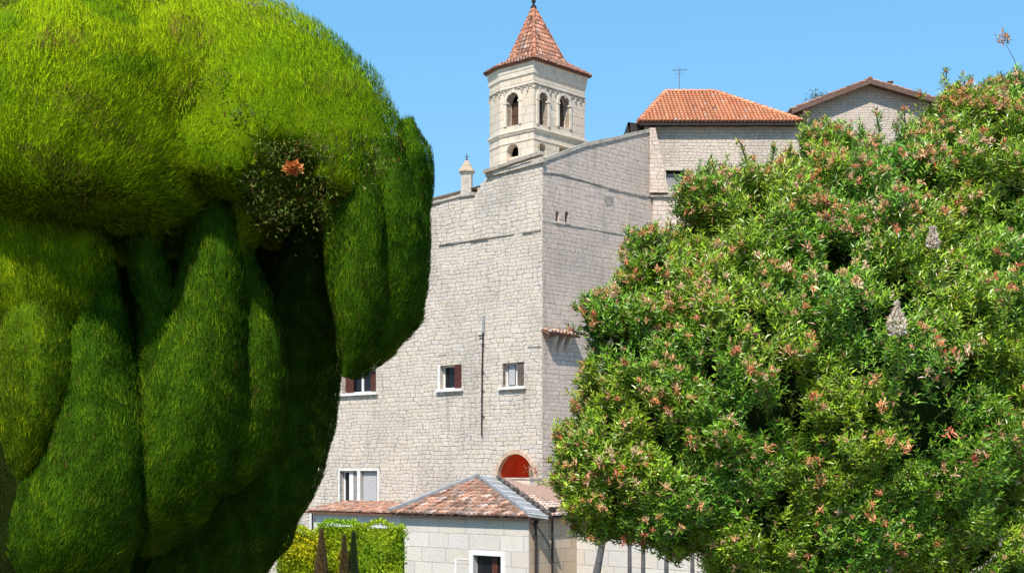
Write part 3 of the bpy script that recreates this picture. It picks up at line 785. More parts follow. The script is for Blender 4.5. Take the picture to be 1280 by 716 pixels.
m = MB(); D10 = Vector((0,10,0))
tiles(m, [g0+D10, g0, g1, g1+D10], .22, .4, base=(.36,.16,.10), var=.3)
tiles(m, [g2, g2+D10, g1+D10, g1], .22, .4, base=(.36,.16,.10), var=.3)
ridge(m, g1, g1+D10, base=(.36,.16,.1))
m.build('roof', M['tile'], h3)
m = MB()
for p, q in ((g0, g1), (g1, g2)):
    dn = (q-p); up = Z3*-.24
    vs = [p, q, q+up, p+up]; m.add([v+Vector((0,-.03,0)) for v in vs]+[v+Vector((0,.06,0)) for v in vs], [(0,3,2,1),(4,5,6,7),(0,1,5,4),(2,3,7,6),(1,2,6,5),(3,0,4,7)])
    vs = [p-Z3*.12, q-Z3*.12, q-Z3*.16, p-Z3*.16]; m.add([v+Vector((0,.065,0)) for v in vs]+[v+Vector((0,.7,0)) for v in vs], [(0,3,2,1),(4,5,6,7),(0,1,5,4),(2,3,7,6),(1,2,6,5),(3,0,4,7)])
m.build('bargeboard', M['fascia'], h3)
m = MB(); vp = Vector(((1111-640)/F*(Y3+1), Y3+1, gz(101))); m.frame_box(vp, (.2,0,0), (0,.2,0), (0,0,.2)); m.frame_box(vp+Vector((-.05,-.05,.2)), (.3,0,0), (0,.3,0), (0,0,.05))
m.build('roof_vent', M['fascia'], h3)

# ------------------------------------------------------------------ front annex with old clay roof
A1 = Vector(((661-640)/F*46, 46.0)); zEv = CH-1.50
s5 = on(A1, L, 500)
ax1 = empty('front_annex', (A1.x, A1.y, 0), 'low ashlar outbuilding with old clay tile hipped roof edged in grey lead', 'building')
OA = Vector((A1.x, A1.y, 0))
fz = lambda px, py: on(A1, L, px, py)
wn = wrect(lambda x, y: on(A1, L, x, y), 592, 694, 627, 735)
nar = wrect(lambda x, y: on(A1, L, x, y), 571, 698, 584, 740)
m = MB(); m.wall(A1, L, [(0,0),(s5,0),(s5,zEv),(0,zEv)], [rect(*wn)], .45, skip=(3,), inward=Rr)
m.wall(pl(A1, s5, .45), Rr, [(0,0),(6.6,0),(6.6,zEv),(0,zEv)], inward=-L, thick=.4)
m.build('wall', M['ashlar'], ax1)
m = MB(); m.wall(A1, Rr, [(0,0),(2.45,0),(2.45,zEv+.02),(0,zEv+.02)], [], .45, skip=(3,), inward=L); sw_ = m.build('wall', M['side'], ax1); sw_['label'] = 'warm beige side wall with two dark downpipes'
m = MB(); a_, b_, z0, z1 = wn
for (sa, sb, za, zb) in ((a_-.17, a_, z0-.15, z1+.15), (b_, b_+.17, z0-.15, z1+.15), (a_, b_, z1, z1+.15), (a_, b_, z0-.15, z0)):
    m.frame_box(OA+L3*sa+N3L*.04+Z3*za, L3*(sb-sa), -N3L*.2, Z3*(zb-za))
wf = m.build('window', M['white'], ax1)
m = MB(); m.frame_box(OA+L3*a_-N3L*.2+Z3*z0, L3*(b_-a_), -N3L*.03, Z3*(z1-z0)); m.build('pane', M['pane'], wf)
m = MB(); m.frame_box(OA+L3*(a_+.35)-N3L*.17+Z3*z0, L3*.25, -N3L*.02, Z3*(z1-z0)); m.build('curtain', M['shutter'], wf)
m = MB(); m.frame_box(OA+L3*(nar[1])+N3L*.03+Z3*(nar[2]), L3*.07, -N3L*.1, Z3*(nar[3]-nar[2]))
m.frame_box(OA+L3*(nar[0])+N3L*.015+Z3*(nar[3]-.03), L3*(nar[1]-nar[0]), -N3L*.1, Z3*.03)
m.build('panel_trim', M['white'], ax1)
# roof: apex point
ap_b = 3.0
q_ = A1+Rr*ap_b; ap_a = on(q_, L, 598); ApZ = CH+(HY-598)/F*(q_+L*ap_a).y
apx = pl(A1, ap_a, ap_b, ApZ)
ev = .28
c0 = pl(A1, -ev, -ev, zEv+.03); c1_ = pl(A1, s5+ev*.6, -ev, zEv+.03)
c2 = pl(A1, -ev, 2.7, zEv+.05)
m = MB()
tiles(m, [c0, c1_, apx], .21, .36, base=(.42,.20,.125), var=.9, old=.35, jitter=.03, slabcol=(.16,.09,.07))
rfa = m.build('roof', M['tile'], ax1); rfa['label'] = 'weathered clay tiles of mixed pink, brown and pale tones'
m = MB()
rb = pl(A1, ap_a, 6.6, ApZ)
tiles(m, [c2, c0, apx], .21, .36, base=(.55,.34,.25), var=.4, old=.15, jitter=.02)
m.col = (.4,.25,.19); m.add([pl(A1, s5+ev*.6, -ev, zEv+.03), apx, pl(A1, s5+ev, 6.6, zEv+.03), rb], [(0,1,3,2)])
m.add([c2, apx, rb, pl(A1, .6, 6.6, ApZ-.5)], [(0,1,2,3)])
m.build('roof', M['tile'], ax1)
# lead strips over the hips
def strip(p, q, side, wdt, name, par, mat='lead', up=.12, seams=7):
    p, q = Vector(p), Vector(q); d = (q-p); m = MB(); side = Vector(side).normalized()
    m.add([p+Z3*up-side*.06, q+Z3*up-side*.06, q+Z3*up+side*wdt, p+Z3*up+side*wdt]+[p+Z3*(up-.1)-side*.06, q+Z3*(up-.1)-side*.06, q+Z3*(up-.1)+side*wdt, p+Z3*(up-.1)+side*wdt],
          [(0,1,2,3),(7,6,5,4),(0,4,5,1),(2,6,7,3),(1,5,6,2),(3,7,4,0)])
    for k in range(seams+1):
        c = p+d*(k/seams); m.tube([c+Z3*(up+.01)-side*.06, c+Z3*(up+.01)+side*wdt], .02, 5)
    m.tube([p+Z3*(up+.02), q+Z3*(up+.02)], .035, 6)
    return m.build(name, M[mat], par)
hd = (apx-c0).normalized(); sdir = Vector((.75, -.35, -.18))
strip(c0, apx, (.9,-.1,-.12), .62, 'hip_flashing', ax1)
strip(c1_, apx, (-.9,.4,0), .15, 'hip_flashing', ax1, up=.16)
m = MB()   # dark row of tiles edging the lead
for k in range(11):
    m = MB(); t = (k+.3)/11; p = c0.lerp(apx, t)+Vector((.70,-.06,.05)); kk = random.uniform(.05,.14); m.col = (kk, kk*.8, kk*.7)
    m.tube([p, p+hd*.28+Z3*.05], .09, 7); m.build('edge_tile', M['tile'], ax1)
# gutter end, down pipes, cable
m = MB(); gz_ = zEv-.02
m.tube([pl(A1, -.22, -.15, gz_), pl(A1, -.22, 2.5, gz_+.06)], .06, 8)
m.build('gutter', M['pipe'], ax1)
def sp(px, z=None, py=None, out=.09):
    s_ = on(A1, Rr, px); q = A1+Rr*s_-L*out
    return Vector((q.x, q.y, z if z is not None else CH+(HY-py)/F*q.y))
m = MB(); m.tube([sp(669, py=641, out=.22), sp(664.5, py=655, out=.16), sp(667.5, py=668), sp(667.5, z=0)], [.06,.085,.05,.05], 8); m.build('downpipe', M['pipe'], ax1)
m = MB(); m.tube([sp(688, py=638), sp(688, z=0)], .04, 8)
m.loft([[sp(688, py=637)+Vector((r*math.cos(t), r*math.sin(t), dz)) for t in [k*math.pi/4 for k in range(8)]] for r, dz in ((.08,-.1),(.14,0),(.14,.08),(.1,.1))])
m.build('downpipe', M['pipe'], ax1)
m = MB(); m.tube([sp(669, py=655, out=.04), sp(678, py=668, out=.04), sp(687, py=684, out=.04)], .014, 5); m.build('cable', M['pipe'], ax1)

# parapet box with flowers in front of the loggia
q5 = A1+Rr*4.6; b0 = on(q5, -L, 662)
bc_ = q5-L*b0; zt_ = CH+(HY-598.5)/F*bc_.y
bl = on(bc_, L, 624); br = on(bc_, Rr, 677)
pb = empty('terrace_parapet', (bc_.x, bc_.y, zt_-1.2), 'cream plastered box parapet below the red arch on the terrace', 'parapet')
m = MB(); m.frame_box((bc_.x, bc_.y, zt_-1.2), L3*bl, R3*br, Z3*1.2); m.build('block', M['cream'], pb)
m = MB(); m.frame_box(Vector((bc_.x, bc_.y, zt_))-L3*.04-R3*.04, L3*(bl+.08), R3*(br+.08), Z3*.05); m.build('coping', M['moulding'], pb)
# terrace behind and right of the annex with its sunlit retaining wall
tr = empty('terrace', (pl(A1, 0, 2.5).x, pl(A1, 0, 2.5).y, 0), 'raised terrace with pink paving and a pale sunlit retaining wall under the blossoming tree', 'terrace')
W0 = pl(A1, .45, 2.46)
m = MB(); m.wall(W0, -L, [(0,0),(11,0),(11,CH-1.62),(0,CH-1.62)], inward=Rr, thick=.4); m.build('retaining_wall', M['cream2'] if 'cream2' in M else M['ashlar'], tr)
m = MB(); z_ = CH-1.35
m.frame_box(pl(A1, 5.0, 2.87, z_-.3), -L3*15.6, R3*4.1, Z3*.3); m.build('paving', M['terrace'], tr)

# ------------------------------------------------------------------ lower lean-to on the left
O2 = pl(C, 0, -2.0); ua, ub = on(O2, L, 503), on(O2, L, 392)
ze2 = on(O2, L, 445, 640)[1]
ax2 = empty('lean_to', (pl(O2, ua).x, pl(O2, ua).y, 0), 'white plastered lean-to with a shallow clay tile roof behind the hedge', 'building')
m = MB(); m.wall(O2, L, [(ua-1,0),(ub,0),(ub,ze2),(ua-1,ze2)], inward=Rr, thick=.4)
m.wall(pl(O2, ub+.02, .6), L, [(0,0),(1.0,0),(1.0,ze2-.1),(0,ze2-.1)], inward=Rr, thick=.3)
m.build('wall', M['plaster'], ax2)
m = MB(); zr = oL(445, 626)[1]
p = [pl(O2, ub+.25, -.3, ze2), pl(O2, ua-.2, -.3, ze2), pl(C, ua-.2, -.02, zr), pl(C, ub+.25, -.02, zr-.05)]
tiles(m, [p[1], p[0], p[3], p[2]], .21, .36, base=(.48,.23,.15), var=.7, old=.25, jitter=.03)
m.build('roof', M['tile'], ax2)
m = MB(); m.tube([pl(O2, ub-.02, -.08, ze2-.05), pl(O2, ub-.02, -.08, 0)], .04, 8); m.build('downpipe', M['pipe'], ax2)

# ------------------------------------------------------------------ posts under the blossoming tree
def post(px, Y, r, lean, label, topy, ball=False):
    b = P(px, 716, Y); base = Vector((b.x-lean*1.2, Y, 0)); t = P(px+lean*8, topy, Y)
    e_ = empty('post', base, label, 'post', None if ball else 'slim posts under the blossoming tree')
    m = MB(); m.tube([base, b, t], [r, r, r*.8], 10); m.build('shaft', M['post'], e_)
    m = MB(); m.tube([base, base+Z3*.03], r*2.4, 10); m.build('foot', M['post'], e_)
    if ball:
        m = MB(); m.loft([[t+Vector((rr*math.cos(k*math.pi/5), rr*math.sin(k*math.pi/5), z)) for k in range(10)] for rr, z in ((.03,-.1),(.10,-.07),(.145,0),(.10,.09),(.03,.12))]); m.build('knob', M['arch'], e_, True)
    else:
        m = MB(); m.tube([t-Z3*.02, t+Z3*.05], r*1.3, 10); m.build('cap', M['post'], e_)
post(746, 30, .085, 1.0, 'thick leaning dark post with a rusty round knob, leftmost of the posts', 672, True)
post(787, 31, .048, 0, 'slim dark post, second from the left under the tree', 640)
post(804, 31, .050, 0, 'slim dark post, third from the left under the tree', 645)
post(833, 31, .052, 0, 'slim grey post between the third and the rightmost post', 655)
post(865.5, 31, .048, 0, 'slim dark post at the right end of the row', 660)

# ------------------------------------------------------------------ foliage builders
def blades(pos, dirs, length, width, cols, face=None):
    """one narrow triangle per blade"""
    N = len(pos); r = rng.normal(size=(N,3)); side = unit(np.cross(dirs, r))*(width[:,None]/2)
    bend = rng.normal(size=(N,3))*length[:,None]*.12
    v = np.stack([pos-side, pos+side, pos+dirs*length[:,None]+bend], 1).reshape(-1,3)
    return v, np.repeat(cols, 3, 0)
def leaves(pos, dirs, up, length, width, cols, fold=.35):
    """folded leaf: two triangles-quads sharing the midrib, as two separate quads of 4 points"""
    side = unit(np.cross(dirs, up)); nrm = unit(np.cross(side, dirs))
    l = length[:,None]; w_ = width[:,None]
    tip = pos+dirs*l-nrm*l*.12; midp = pos+dirs*l*.45+nrm*0
    a = pos+dirs*l*.42+side*w_*.5+nrm*w_*fold*.5; b = pos+dirs*l*.42-side*w_*.5+nrm*w_*fold*.5
    v = np.stack([pos, a, tip, pos, tip, b], 1).reshape(-1,3)
    return v, np.repeat(cols, 6, 0)

class Lobe:
    def __init__(s, px, py, Y, rx, up, dn, ry, kind='h', tone=(.09,.165,.012), taper=0.):
        k = Y/F; s.c = np.array(P(px, py, Y)); s.rx = rx*k; s.up = up*k; s.dn = dn*k; s.ry = ry; s.kind = kind; s.tone = np.array(tone); s.taper = taper
    def inside(s, p, f=1.):
        q = p-s.c; rz = np.where(q[:,2] > 0, s.up, s.dn)
        h2 = (q[:,0]/s.rx)**2+(q[:,1]/s.ry)**2; z2 = (q[:,2]/rz)**2
        if s.kind == 'd': return np.where(q[:,2] < 0, (h2**1.8+z2**1.8)**(1/1.8), h2+z2) < f
        return h2+z2 < f
    def pts(s, n):
        d = unit(rng.normal(size=(n,3)))
        rz = np.where(d[:,2] > 0, s.up, s.dn)
        R3_ = np.stack([np.full(n, s.rx), np.full(n, s.ry), rz], 1)
        # area-correct the stretched sphere
        wgt = np.linalg.norm(d/R3_, axis=1); wgt = wgt/wgt.max()
        keep = rng.random(n) < wgt; d = d[keep]; R3_ = R3_[keep]
        nr = unit(d/R3_)
        if s.kind == 'd':       # fuller lower half with a tight underside
            h = np.linalg.norm(d[:,:2], axis=1); z = np.abs(d[:,2]); k = (h**3.6+z**3.6)**(-1/3.6); lo = d[:,2] < 0
            d = np.where(lo[:,None], d*k[:,None], d)
            hh = np.linalg.norm(d[:,:2], axis=1)
            g_ = np.stack([d[:,0]*hh**1.6, d[:,1]*hh**1.6, -np.abs(d[:,2])**2.6], 1)/R3_
            nr = np.where(lo[:,None], unit(g_), nr)
        return s.c+d*R3_, nr

class Sweep:
    """hanging lobe: rings of varying radius along a curved spine given as (px, py, radius px)"""
    def __init__(s, Y, pts, kind='h', tone=(.07,.2,.008), ky=1.15):
        s.kind = kind; s.tone = np.array(tone); s.ky = ky; k = Y/F
        q = np.array([list(P(a, b, Y))+[c*k] for a, b, c in pts]); n = len(q); tt = np.linspace(0, n-1, 60); out = []
        for t in tt:      # Catmull-Rom through the spine
            i = min(int(t), n-2); f = t-i; p0, p1, p2, p3 = q[max(i-1,0)], q[i], q[i+1], q[min(i+2,n-1)]
            out.append(.5*((2*p1)+(p2-p0)*f+(2*p0-5*p1+4*p2-p3)*f*f+(3*p1-p0-3*p2+p3)*f**3))
        s.q = np.array(out); s.q[:,3] = np.maximum(s.q[:,3], .01)
        s.seg = np.linalg.norm(np.diff(s.q[:,:3], axis=0), axis=1)
        s.area = float((s.seg*s.q[:-1,3]).sum()*2*math.pi*(1+ky)/2)
    def at(s, t, th):
        i = np.clip(t.astype(int), 0, 58); f = (t-i)[:,None]; a = s.q[i]*(1-f)+s.q[i+1]*f; dq = s.q[i+1]-s.q[i]
        tz = unit(dq[:,:3]); sx = unit(np.stack([-tz[:,2], 0*tz[:,0], tz[:,0]], 1))*-1; sy = np.array([[0,1.,0]])
        rad = sx*np.cos(th)[:,None]+sy*s.ky*np.sin(th)[:,None]
        nr = unit(sx*np.cos(th)[:,None]*s.ky+sy*np.sin(th)[:,None]); slope = dq[:,3]/np.maximum(np.linalg.norm(dq[:,:3], axis=1), 1e-6)
        nr = unit(nr-tz*np.clip(slope, -3, 3)[:,None])
        return a[:,:3]+rad*a[:,3:4], nr, -tz
    def pts(s, n):
        w_ = s.seg*s.q[:-1,3]; i = rng.choice(len(w_), n, p=w_/w_.sum()); t = i+rng.random(n); th = rng.random(n)*2*math.pi
        p, nr, up = s.at(t, th); s.last_up = up; return p, nr
    def inside(s, p, f=1.):
        m_ = np.zeros(len(p), bool)
        for k in range(0, 60, 3):
            c = s.q[k]; d = p-c[:3]; hz = max(c[3]*.5, .12)
            m_ |= (d[:,0]**2+(d[:,1]/s.ky)**2 < c[3]**2*f*.9) & (np.abs(d[:,2]) < hz*.6)
        return m_

# ------------------------------------------------------------------ the big clipped cypress
TOPC = (.285,.47,.004); LOW = (.065,.165,.006)  # LOW is older, deeper growth with some underside shade put into its tone
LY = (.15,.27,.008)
lobes = [
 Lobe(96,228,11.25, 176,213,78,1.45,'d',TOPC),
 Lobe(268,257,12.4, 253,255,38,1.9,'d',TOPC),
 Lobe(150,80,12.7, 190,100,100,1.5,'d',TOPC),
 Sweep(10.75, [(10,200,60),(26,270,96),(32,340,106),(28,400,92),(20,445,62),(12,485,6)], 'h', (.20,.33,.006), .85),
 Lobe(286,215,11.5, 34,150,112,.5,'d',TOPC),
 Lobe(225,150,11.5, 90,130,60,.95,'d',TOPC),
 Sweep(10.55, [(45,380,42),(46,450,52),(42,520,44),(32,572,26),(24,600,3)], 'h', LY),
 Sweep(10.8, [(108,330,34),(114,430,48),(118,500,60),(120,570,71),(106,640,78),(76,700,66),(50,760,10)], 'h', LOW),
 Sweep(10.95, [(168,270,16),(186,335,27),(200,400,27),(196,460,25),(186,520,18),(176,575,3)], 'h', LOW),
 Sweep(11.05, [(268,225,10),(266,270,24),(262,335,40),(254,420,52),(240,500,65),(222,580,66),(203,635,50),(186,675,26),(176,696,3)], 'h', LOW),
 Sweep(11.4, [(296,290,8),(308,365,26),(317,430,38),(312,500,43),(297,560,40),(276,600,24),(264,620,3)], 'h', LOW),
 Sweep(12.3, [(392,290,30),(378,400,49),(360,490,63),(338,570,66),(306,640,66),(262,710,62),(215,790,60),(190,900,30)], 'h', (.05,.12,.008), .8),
 Lobe(280,450,13.1, 118,300,290,.5,'b',(.03,.07,.006)),  # dark back lobes: shade of the gaps put into their tone
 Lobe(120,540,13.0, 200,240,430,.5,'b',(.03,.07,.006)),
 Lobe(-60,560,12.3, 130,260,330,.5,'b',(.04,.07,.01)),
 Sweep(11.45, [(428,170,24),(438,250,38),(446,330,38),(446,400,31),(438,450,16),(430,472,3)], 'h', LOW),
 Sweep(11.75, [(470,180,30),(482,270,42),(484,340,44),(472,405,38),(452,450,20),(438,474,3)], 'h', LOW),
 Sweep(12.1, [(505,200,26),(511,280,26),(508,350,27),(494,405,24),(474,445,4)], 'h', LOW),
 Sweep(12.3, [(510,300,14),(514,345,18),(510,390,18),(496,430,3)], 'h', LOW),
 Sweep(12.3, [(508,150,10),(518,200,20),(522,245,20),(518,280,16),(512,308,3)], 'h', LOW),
]
cy = empty('clipped_cypress', (P(230, 600, 13.1).x, 13.1, 0), 'huge clipped conifer with shaggy bright green dome and smooth hanging lobes, at left', 'tree')
holes = [(P(330,270,11.2),.01),(P(278,103,10.6), .10), (P(300,128,10.8), .06), (P(298,152,10.8), .14), (P(363,196,10.9), .20), (P(345,235,11.3), .30), (P(372,225,11.3), .22), (P(365,178,10.8), .09),
         (P(50,18,11.4), .16), (P(140,8,11.6), .18), (P(75,25,11.4), .10), (P(203,12,11.6), .08)]
def inhole(p):
    m_ = np.zeros(len(p), bool)
    for c, r in holes:
        q = p-np.array(c); q[:,1] *= .35; m_ |= (q**2).sum(1) < (r*(1+.3*np.sin(p[:,0]*40+p[:,2]*31)))**2
    return m_
CAV = (np.array(P(368,345,10.9)), 58*10.9/F, 168*10.9/F, 1.75)
def incav(p, f=1.):
    q = p-CAV[0]; q = q.copy(); q[:,0] += .08*q[:,2]
    f = f*(1+.38*np.sin(p[:,0]*23+2*np.sin(p[:,2]*9))*np.sin(p[:,2]*17+1.))
    return (q[:,0]/CAV[1])**2+(q[:,2]/CAV[2])**2+(q[:,1]/CAV[3])**2 < f
VV, CC, NN = [], [], []
for li, lb in enumerate(lobes):
    area = lb.area if isinstance(lb, Sweep) else 4*math.pi*(((lb.rx*lb.ry)**1.6+(lb.rx*(lb.up+lb.dn)/2)**1.6+(lb.ry*(lb.up+lb.dn)/2)**1.6)/3)**(1/1.6)
    dens = {'d': 15000, 'h': 17000, 'b': 1500}[lb.kind]
    p, nr = lb.pts(int(area*dens*(2.2 if lb.kind != 'h' else 1.)))
    upd = lb.last_up if lb.kind == 'h' else np.tile(np.array([0,0,1.]), (len(p), 1))
    keep = np.ones(len(p), bool)
    for lj, ob in enumerate(lobes):
        if lj != li and ob.kind != 'b': keep &= ~ob.inside(p, .93)
    back = (nr[:,1] > .55) & (rng.random(len(p)) > .3); keep &= ~back
    if lb.kind == 'd': keep &= ~inhole(p); keep &= ~incav(p)
    # tufts: fewer, deeper blades in between
    clump = np.sin(p[:,0]*13+3*np.sin(p[:,2]*5))+np.sin(p[:,2]*11+2*np.sin(p[:,0]*9))+np.sin(p[:,1]*12)
    p, nr, clump, upd = p[keep], nr[keep], clump[keep], upd[keep]
    n_ = len(p); tan = upd-nr*(nr*upd).sum(1)[:,None]
    # combing direction: up along the surface, splaying sideways
    rn = rng.normal(size=(n_,3))
    # slow swirl field so that strands lean together in patches
    sw = np.stack([np.sin(p[:,2]*2.3+p[:,0]*1.1), np.zeros(n_), .3*np.sin(p[:,0]*3.1)], 1)
    if lb.kind == 'd':
        d = unit(unit(tan+1e-6)*.75+nr*.6+sw*.25+rn*.30); ln = rng.uniform(.035,.08,n_)*(1+.15*clump/3); wd = rng.uniform(.0035,.0075,n_)
        off = rng.uniform(-.07,.015,n_)
    else:
        d = unit(unit(tan+1e-6)*.95+nr*.14+sw*.10+rn*.16); ln = rng.uniform(.025,.06,n_); wd = rng.uniform(.003,.006,n_)
        off = rng.uniform(-.028,.006,n_)
    # surface relief
    fur = .013*np.sin(p[:,0]*34+4*np.sin(p[:,2]*2.2))*np.sin(p[:,2]*5+p[:,0]*7) if lb.kind == 'h' else 0.
    relief = fur+.035*np.sin(p[:,0]*17+2*np.sin(p[:,2]*3))*np.sin(p[:,1]*9+1)+.02*clump/3
    p = p+nr*(off+relief*(1 if lb.kind == 'd' else .7))[:,None]
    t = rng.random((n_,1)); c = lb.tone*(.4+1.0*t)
    if lb.kind == 'h':      # pale young tips come in loose sprays
        sprayf = np.sin(p[:,0]*19+2.5*np.sin(p[:,2]*8))*np.sin(p[:,2]*13+2*np.sin(p[:,0]*11))
        tipm = (sprayf > .35) & (rng.random(n_) < .42); c[tipm] = c[tipm]*np.array([2.2,1.7,1.2]); ln[tipm] *= 1.15; p[tipm] += nr[tipm]*.006
        low_ = sprayf < -.35; c[low_] *= .72
    else:
        dry_ = np.sin(p[:,0]*5.1+1.7*np.sin(p[:,2]*4.3))*np.sin(p[:,2]*6.3+p[:,0]*1.7)
        dm = (dry_ > .55) & (rng.random(n_) < .3); c[dm] = np.array([.20,.15,.04])*rng.uniform(.5,1.3,(int(dm.sum()),1))
        dp = (dry_ < -.6); c[dp] *= np.array([.6,.75,.9])
    yel = (rng.random((n_,1)) < .25); c = np.where(yel, c*np.array([1.35,1.1,1.]), c)
    patch = (.5+.5*np.sin(p[:,0]*2.1+1.3*np.sin(p[:,2]*1.7)))[:,None]; c = c*(1+np.array([.16,.02,0.])*patch)
    br = rng.random((n_,1)) < (.02+.05*(np.sin(p[:,0]*4.1+p[:,2]*2.9) > .8))[:,None]; c = np.where(br, np.array([.16,.11,.03]), c)
    v, cc = blades(p, d, ln, wd, c); VV.append(v); CC.append(cc); NN.append(np.repeat(unit(nr+rng.normal(size=(n_,3))*.22), 3, 0))
# loose sprays of small leaves and dead tips in the hollow of the dome
pp = []
for (px, py, Yk, sx, sz, n_) in ((338,192,10.75,26,14,260), (318,228,10.85,16,34,420), (385,185,10.8,26,12,150), (338,258,11.0,34,26,520), (408,215,11.0,12,40,200), (60,14,11.25,70,14,900), (201,18,11.3,7,34,260), (20,60,10.4,20,30,200), (300,150,10.75,18,20,260), (395,240,11.2,25,40,500), (278,103,10.8,12,10,100), (20,60,10.5,40,40,200), (345,205,11.1,30,25,300), (60,20,11.4,60,16,300), (475,200,11.0,25,40,200)):
    c = np.array(P(px, py, Yk)); pp.append((c+rng.normal(size=(n_,3))*np.array([sx*.0063*.6, .10, sz*.0063*.6])))
pp = np.concatenate(pp); n_ = len(pp)
d = unit(rng.normal(size=(n_,3))+np.array([0,-.3,.8]))
cchoice = rng.random((n_,1)); c = np.where(cchoice < .6, np.array([.12,.19,.03]), np.where(cchoice < .8, np.array([.24,.22,.08]), np.array([.12,.05,.02])))*rng.uniform(.5,1.3,(n_,1))
v, cc = blades(pp, d, rng.uniform(.025,.05,n_), rng.uniform(.009,.018,n_), c); VV.append(v); CC.append(cc); NN.append(np.repeat(unit(rng.normal(size=(n_,3))+np.array([0,-1.,.8])), 3, 0))
print('blades', sum(len(v) for v in VV)//3)
crown = mesh_np('crown', np.concatenate(VV), np.concatenate(NN), np.concatenate(CC), M['needle'], cy)
# packed inner foliage under the needles, its tone darkened to stand for shade
m = MB(); 
for lb in lobes:
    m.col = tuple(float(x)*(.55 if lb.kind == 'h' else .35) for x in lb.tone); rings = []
    if isinstance(lb, Sweep):
        th = np.linspace(0, 2*math.pi, 25)[:-1]
        for t in np.linspace(0, 58.99, 50):
            p, nr, _ = lb.at(np.full(24, t), th); rings.append([Vector(x) for x in (p-nr*np.minimum(.03, np.array([lb.q[int(t)][3]*.25])))])
        m.loft(rings); continue
    nu, nv = 72, 48
    for j in range(nv+1):
        ph = math.pi*j/nv; th = np.arange(nu)*2*math.pi/nu; dz = math.cos(ph); rz_ = (lb.up if dz > 0 else lb.dn)
        k = .965+.012*np.sin(th*9+ph*4)+.01*np.sin(ph*21+th*3)-(.012 if lb.kind == 'd' else .02)
        p = np.stack([lb.c[0]+lb.rx*k*math.sin(ph)*np.cos(th), lb.c[1]+lb.ry*k*math.sin(ph)*np.sin(th), lb.c[2]+rz_*k*dz+0*th], 1)
        if lb.kind == 'd':
            if dz < 0:
                kk_ = (math.sin(ph)**3.6+abs(dz)**3.6)**(-1/3.6); p = lb.c+(p-lb.c)*kk_
            ic = incav(p, 1.1) & (p[:,1] < lb.c[1]+.3)
            q = p-CAV[0]; e_ = np.clip(1.1-((q[:,0]+.08*q[:,2])/CAV[1])**2-(q[:,2]/CAV[2])**2, 0, None)
            back_y = CAV[0][1]+CAV[3]*np.sqrt(e_); p[:,1] = np.where(ic, np.minimum(np.maximum(p[:,1], back_y), lb.c[1]+.4), p[:,1])
        rings.append([Vector(x) for x in p])
    m.loft(list(reversed(rings)), cap=False)
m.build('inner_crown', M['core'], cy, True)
m = MB(); tb = Vector(ROOT[cy.name])
m.tube([tb, tb+Vector((.05,.1,1.5)), tb+Vector((-.1,.1,3.5)), tb+Vector((-.2,.1,7))], [.42,.33,.28,.12], 12); 
for k in range(6):
    a = k*1.05; m.tube([tb+Vector((0,.1,1.6+.25*k)), tb+Vector((.25*math.cos(a),.2*math.sin(a),2.6+.3*k)), tb+Vector((.5*math.cos(a),.4*math.sin(a),4.2+.3*k))], [.15,.1,.04], 8)
m.build('trunk', M['bark'], cy)
# orange bloom in the hollow
fc = P(367, 211, 10.75); fl_v = []; m = MB()
for ringn, (n_, rr, lift) in enumerate(((9,.105,.02),(7,.07,.05),(6,.04,.07))):
    for k in range(n_):
        a = 2*math.pi*k/n_+ringn*.4+random.uniform(-.15,.15); m.col = random.choice([(.60,.22,.06),(.5,.13,.04),(.66,.34,.12)])
        dv = Vector((math.cos(a), 0, math.sin(a)*.62)); sd_ = Vector((-math.sin(a), 0, math.cos(a)*.62))*rr*.33
        tip = fc+dv*rr*random.uniform(.85,1.2)-Vector((0,lift,0)); md = fc+dv*rr*.55-Vector((0,lift*1.2,0))
        m.add([fc, md-sd_, tip, md+sd_], [(0,1,2),(0,2,3)])
m.build('flower', M['petal'], cy)

# ------------------------------------------------------------------ blossoming tree on the right
bt = empty('blossoming_tree', (P(1075, 600, 14).x, 14., 0), 'broad leafy tree dotted with dusty pink blossom clusters filling the right side', 'tree')
BL = [ # px, py, Y, r_px, ry
 (1110,480,13.6,235,1.7),(935,480,13.4,165,1.3),(830,520,13.2,95,.8),(768,568,13.1,60,.6),(1240,430,13.6,170,1.5),(1230,260,13.9,120,1.2),
 (1080,312,13.8,126,1.2),(960,330,13.7,110,1.0),(1008,250,13.9,50,.7),(930,275,13.7,48,.5),(860,390,13.4,85,.8),(796,404,13.2,44,.5),
 (820,335,13.4,38,.42),(754,404,13.2,25,.35),(1130,228,13.9,50,.7),(1200,190,14,62,.7),(1262,160,14,55,.6),(1060,222,13.9,34,.5),(880,245,13.6,28,.32),
 (800,470,13.2,70,.7),(840,610,13.2,80,.8),(760,612,13.1,58,.5),(940,620,13.4,105,1.0),(1060,640,13.6,120,1.2),(1180,640,13.6,130,1.3),(1290,600,13.6,120,1.2),
 (738,562,13.1,34,.4),(732,600,13.1,24,.3),(742,538,13.1,24,.3),(1030,200,13.9,32,.4),(752,634,13.1,24,.3),(1350,300,13.8,150,1.3),(1350,480,13.8,160,1.4),
 (850,655,13.2,42,.5),(910,670,13.3,60,.6),(1180,150,14,24,.3)]
bc3 = [(np.array(P(a,b,Y)), r*Y/F, ry) for a,b,Y,r,ry in [(a_,b_,Y_,r_*.95,ry_) for a_,b_,Y_,r_,ry_ in BL]]
def inany(p, f):
    k = np.zeros(len(p), bool)
    for c, r, ry in bc3: q = (p-c)/np.array([r,ry,r]); k |= (q**2).sum(1) < f
    return k
sp_p, sp_n, sp_s = [], [], []
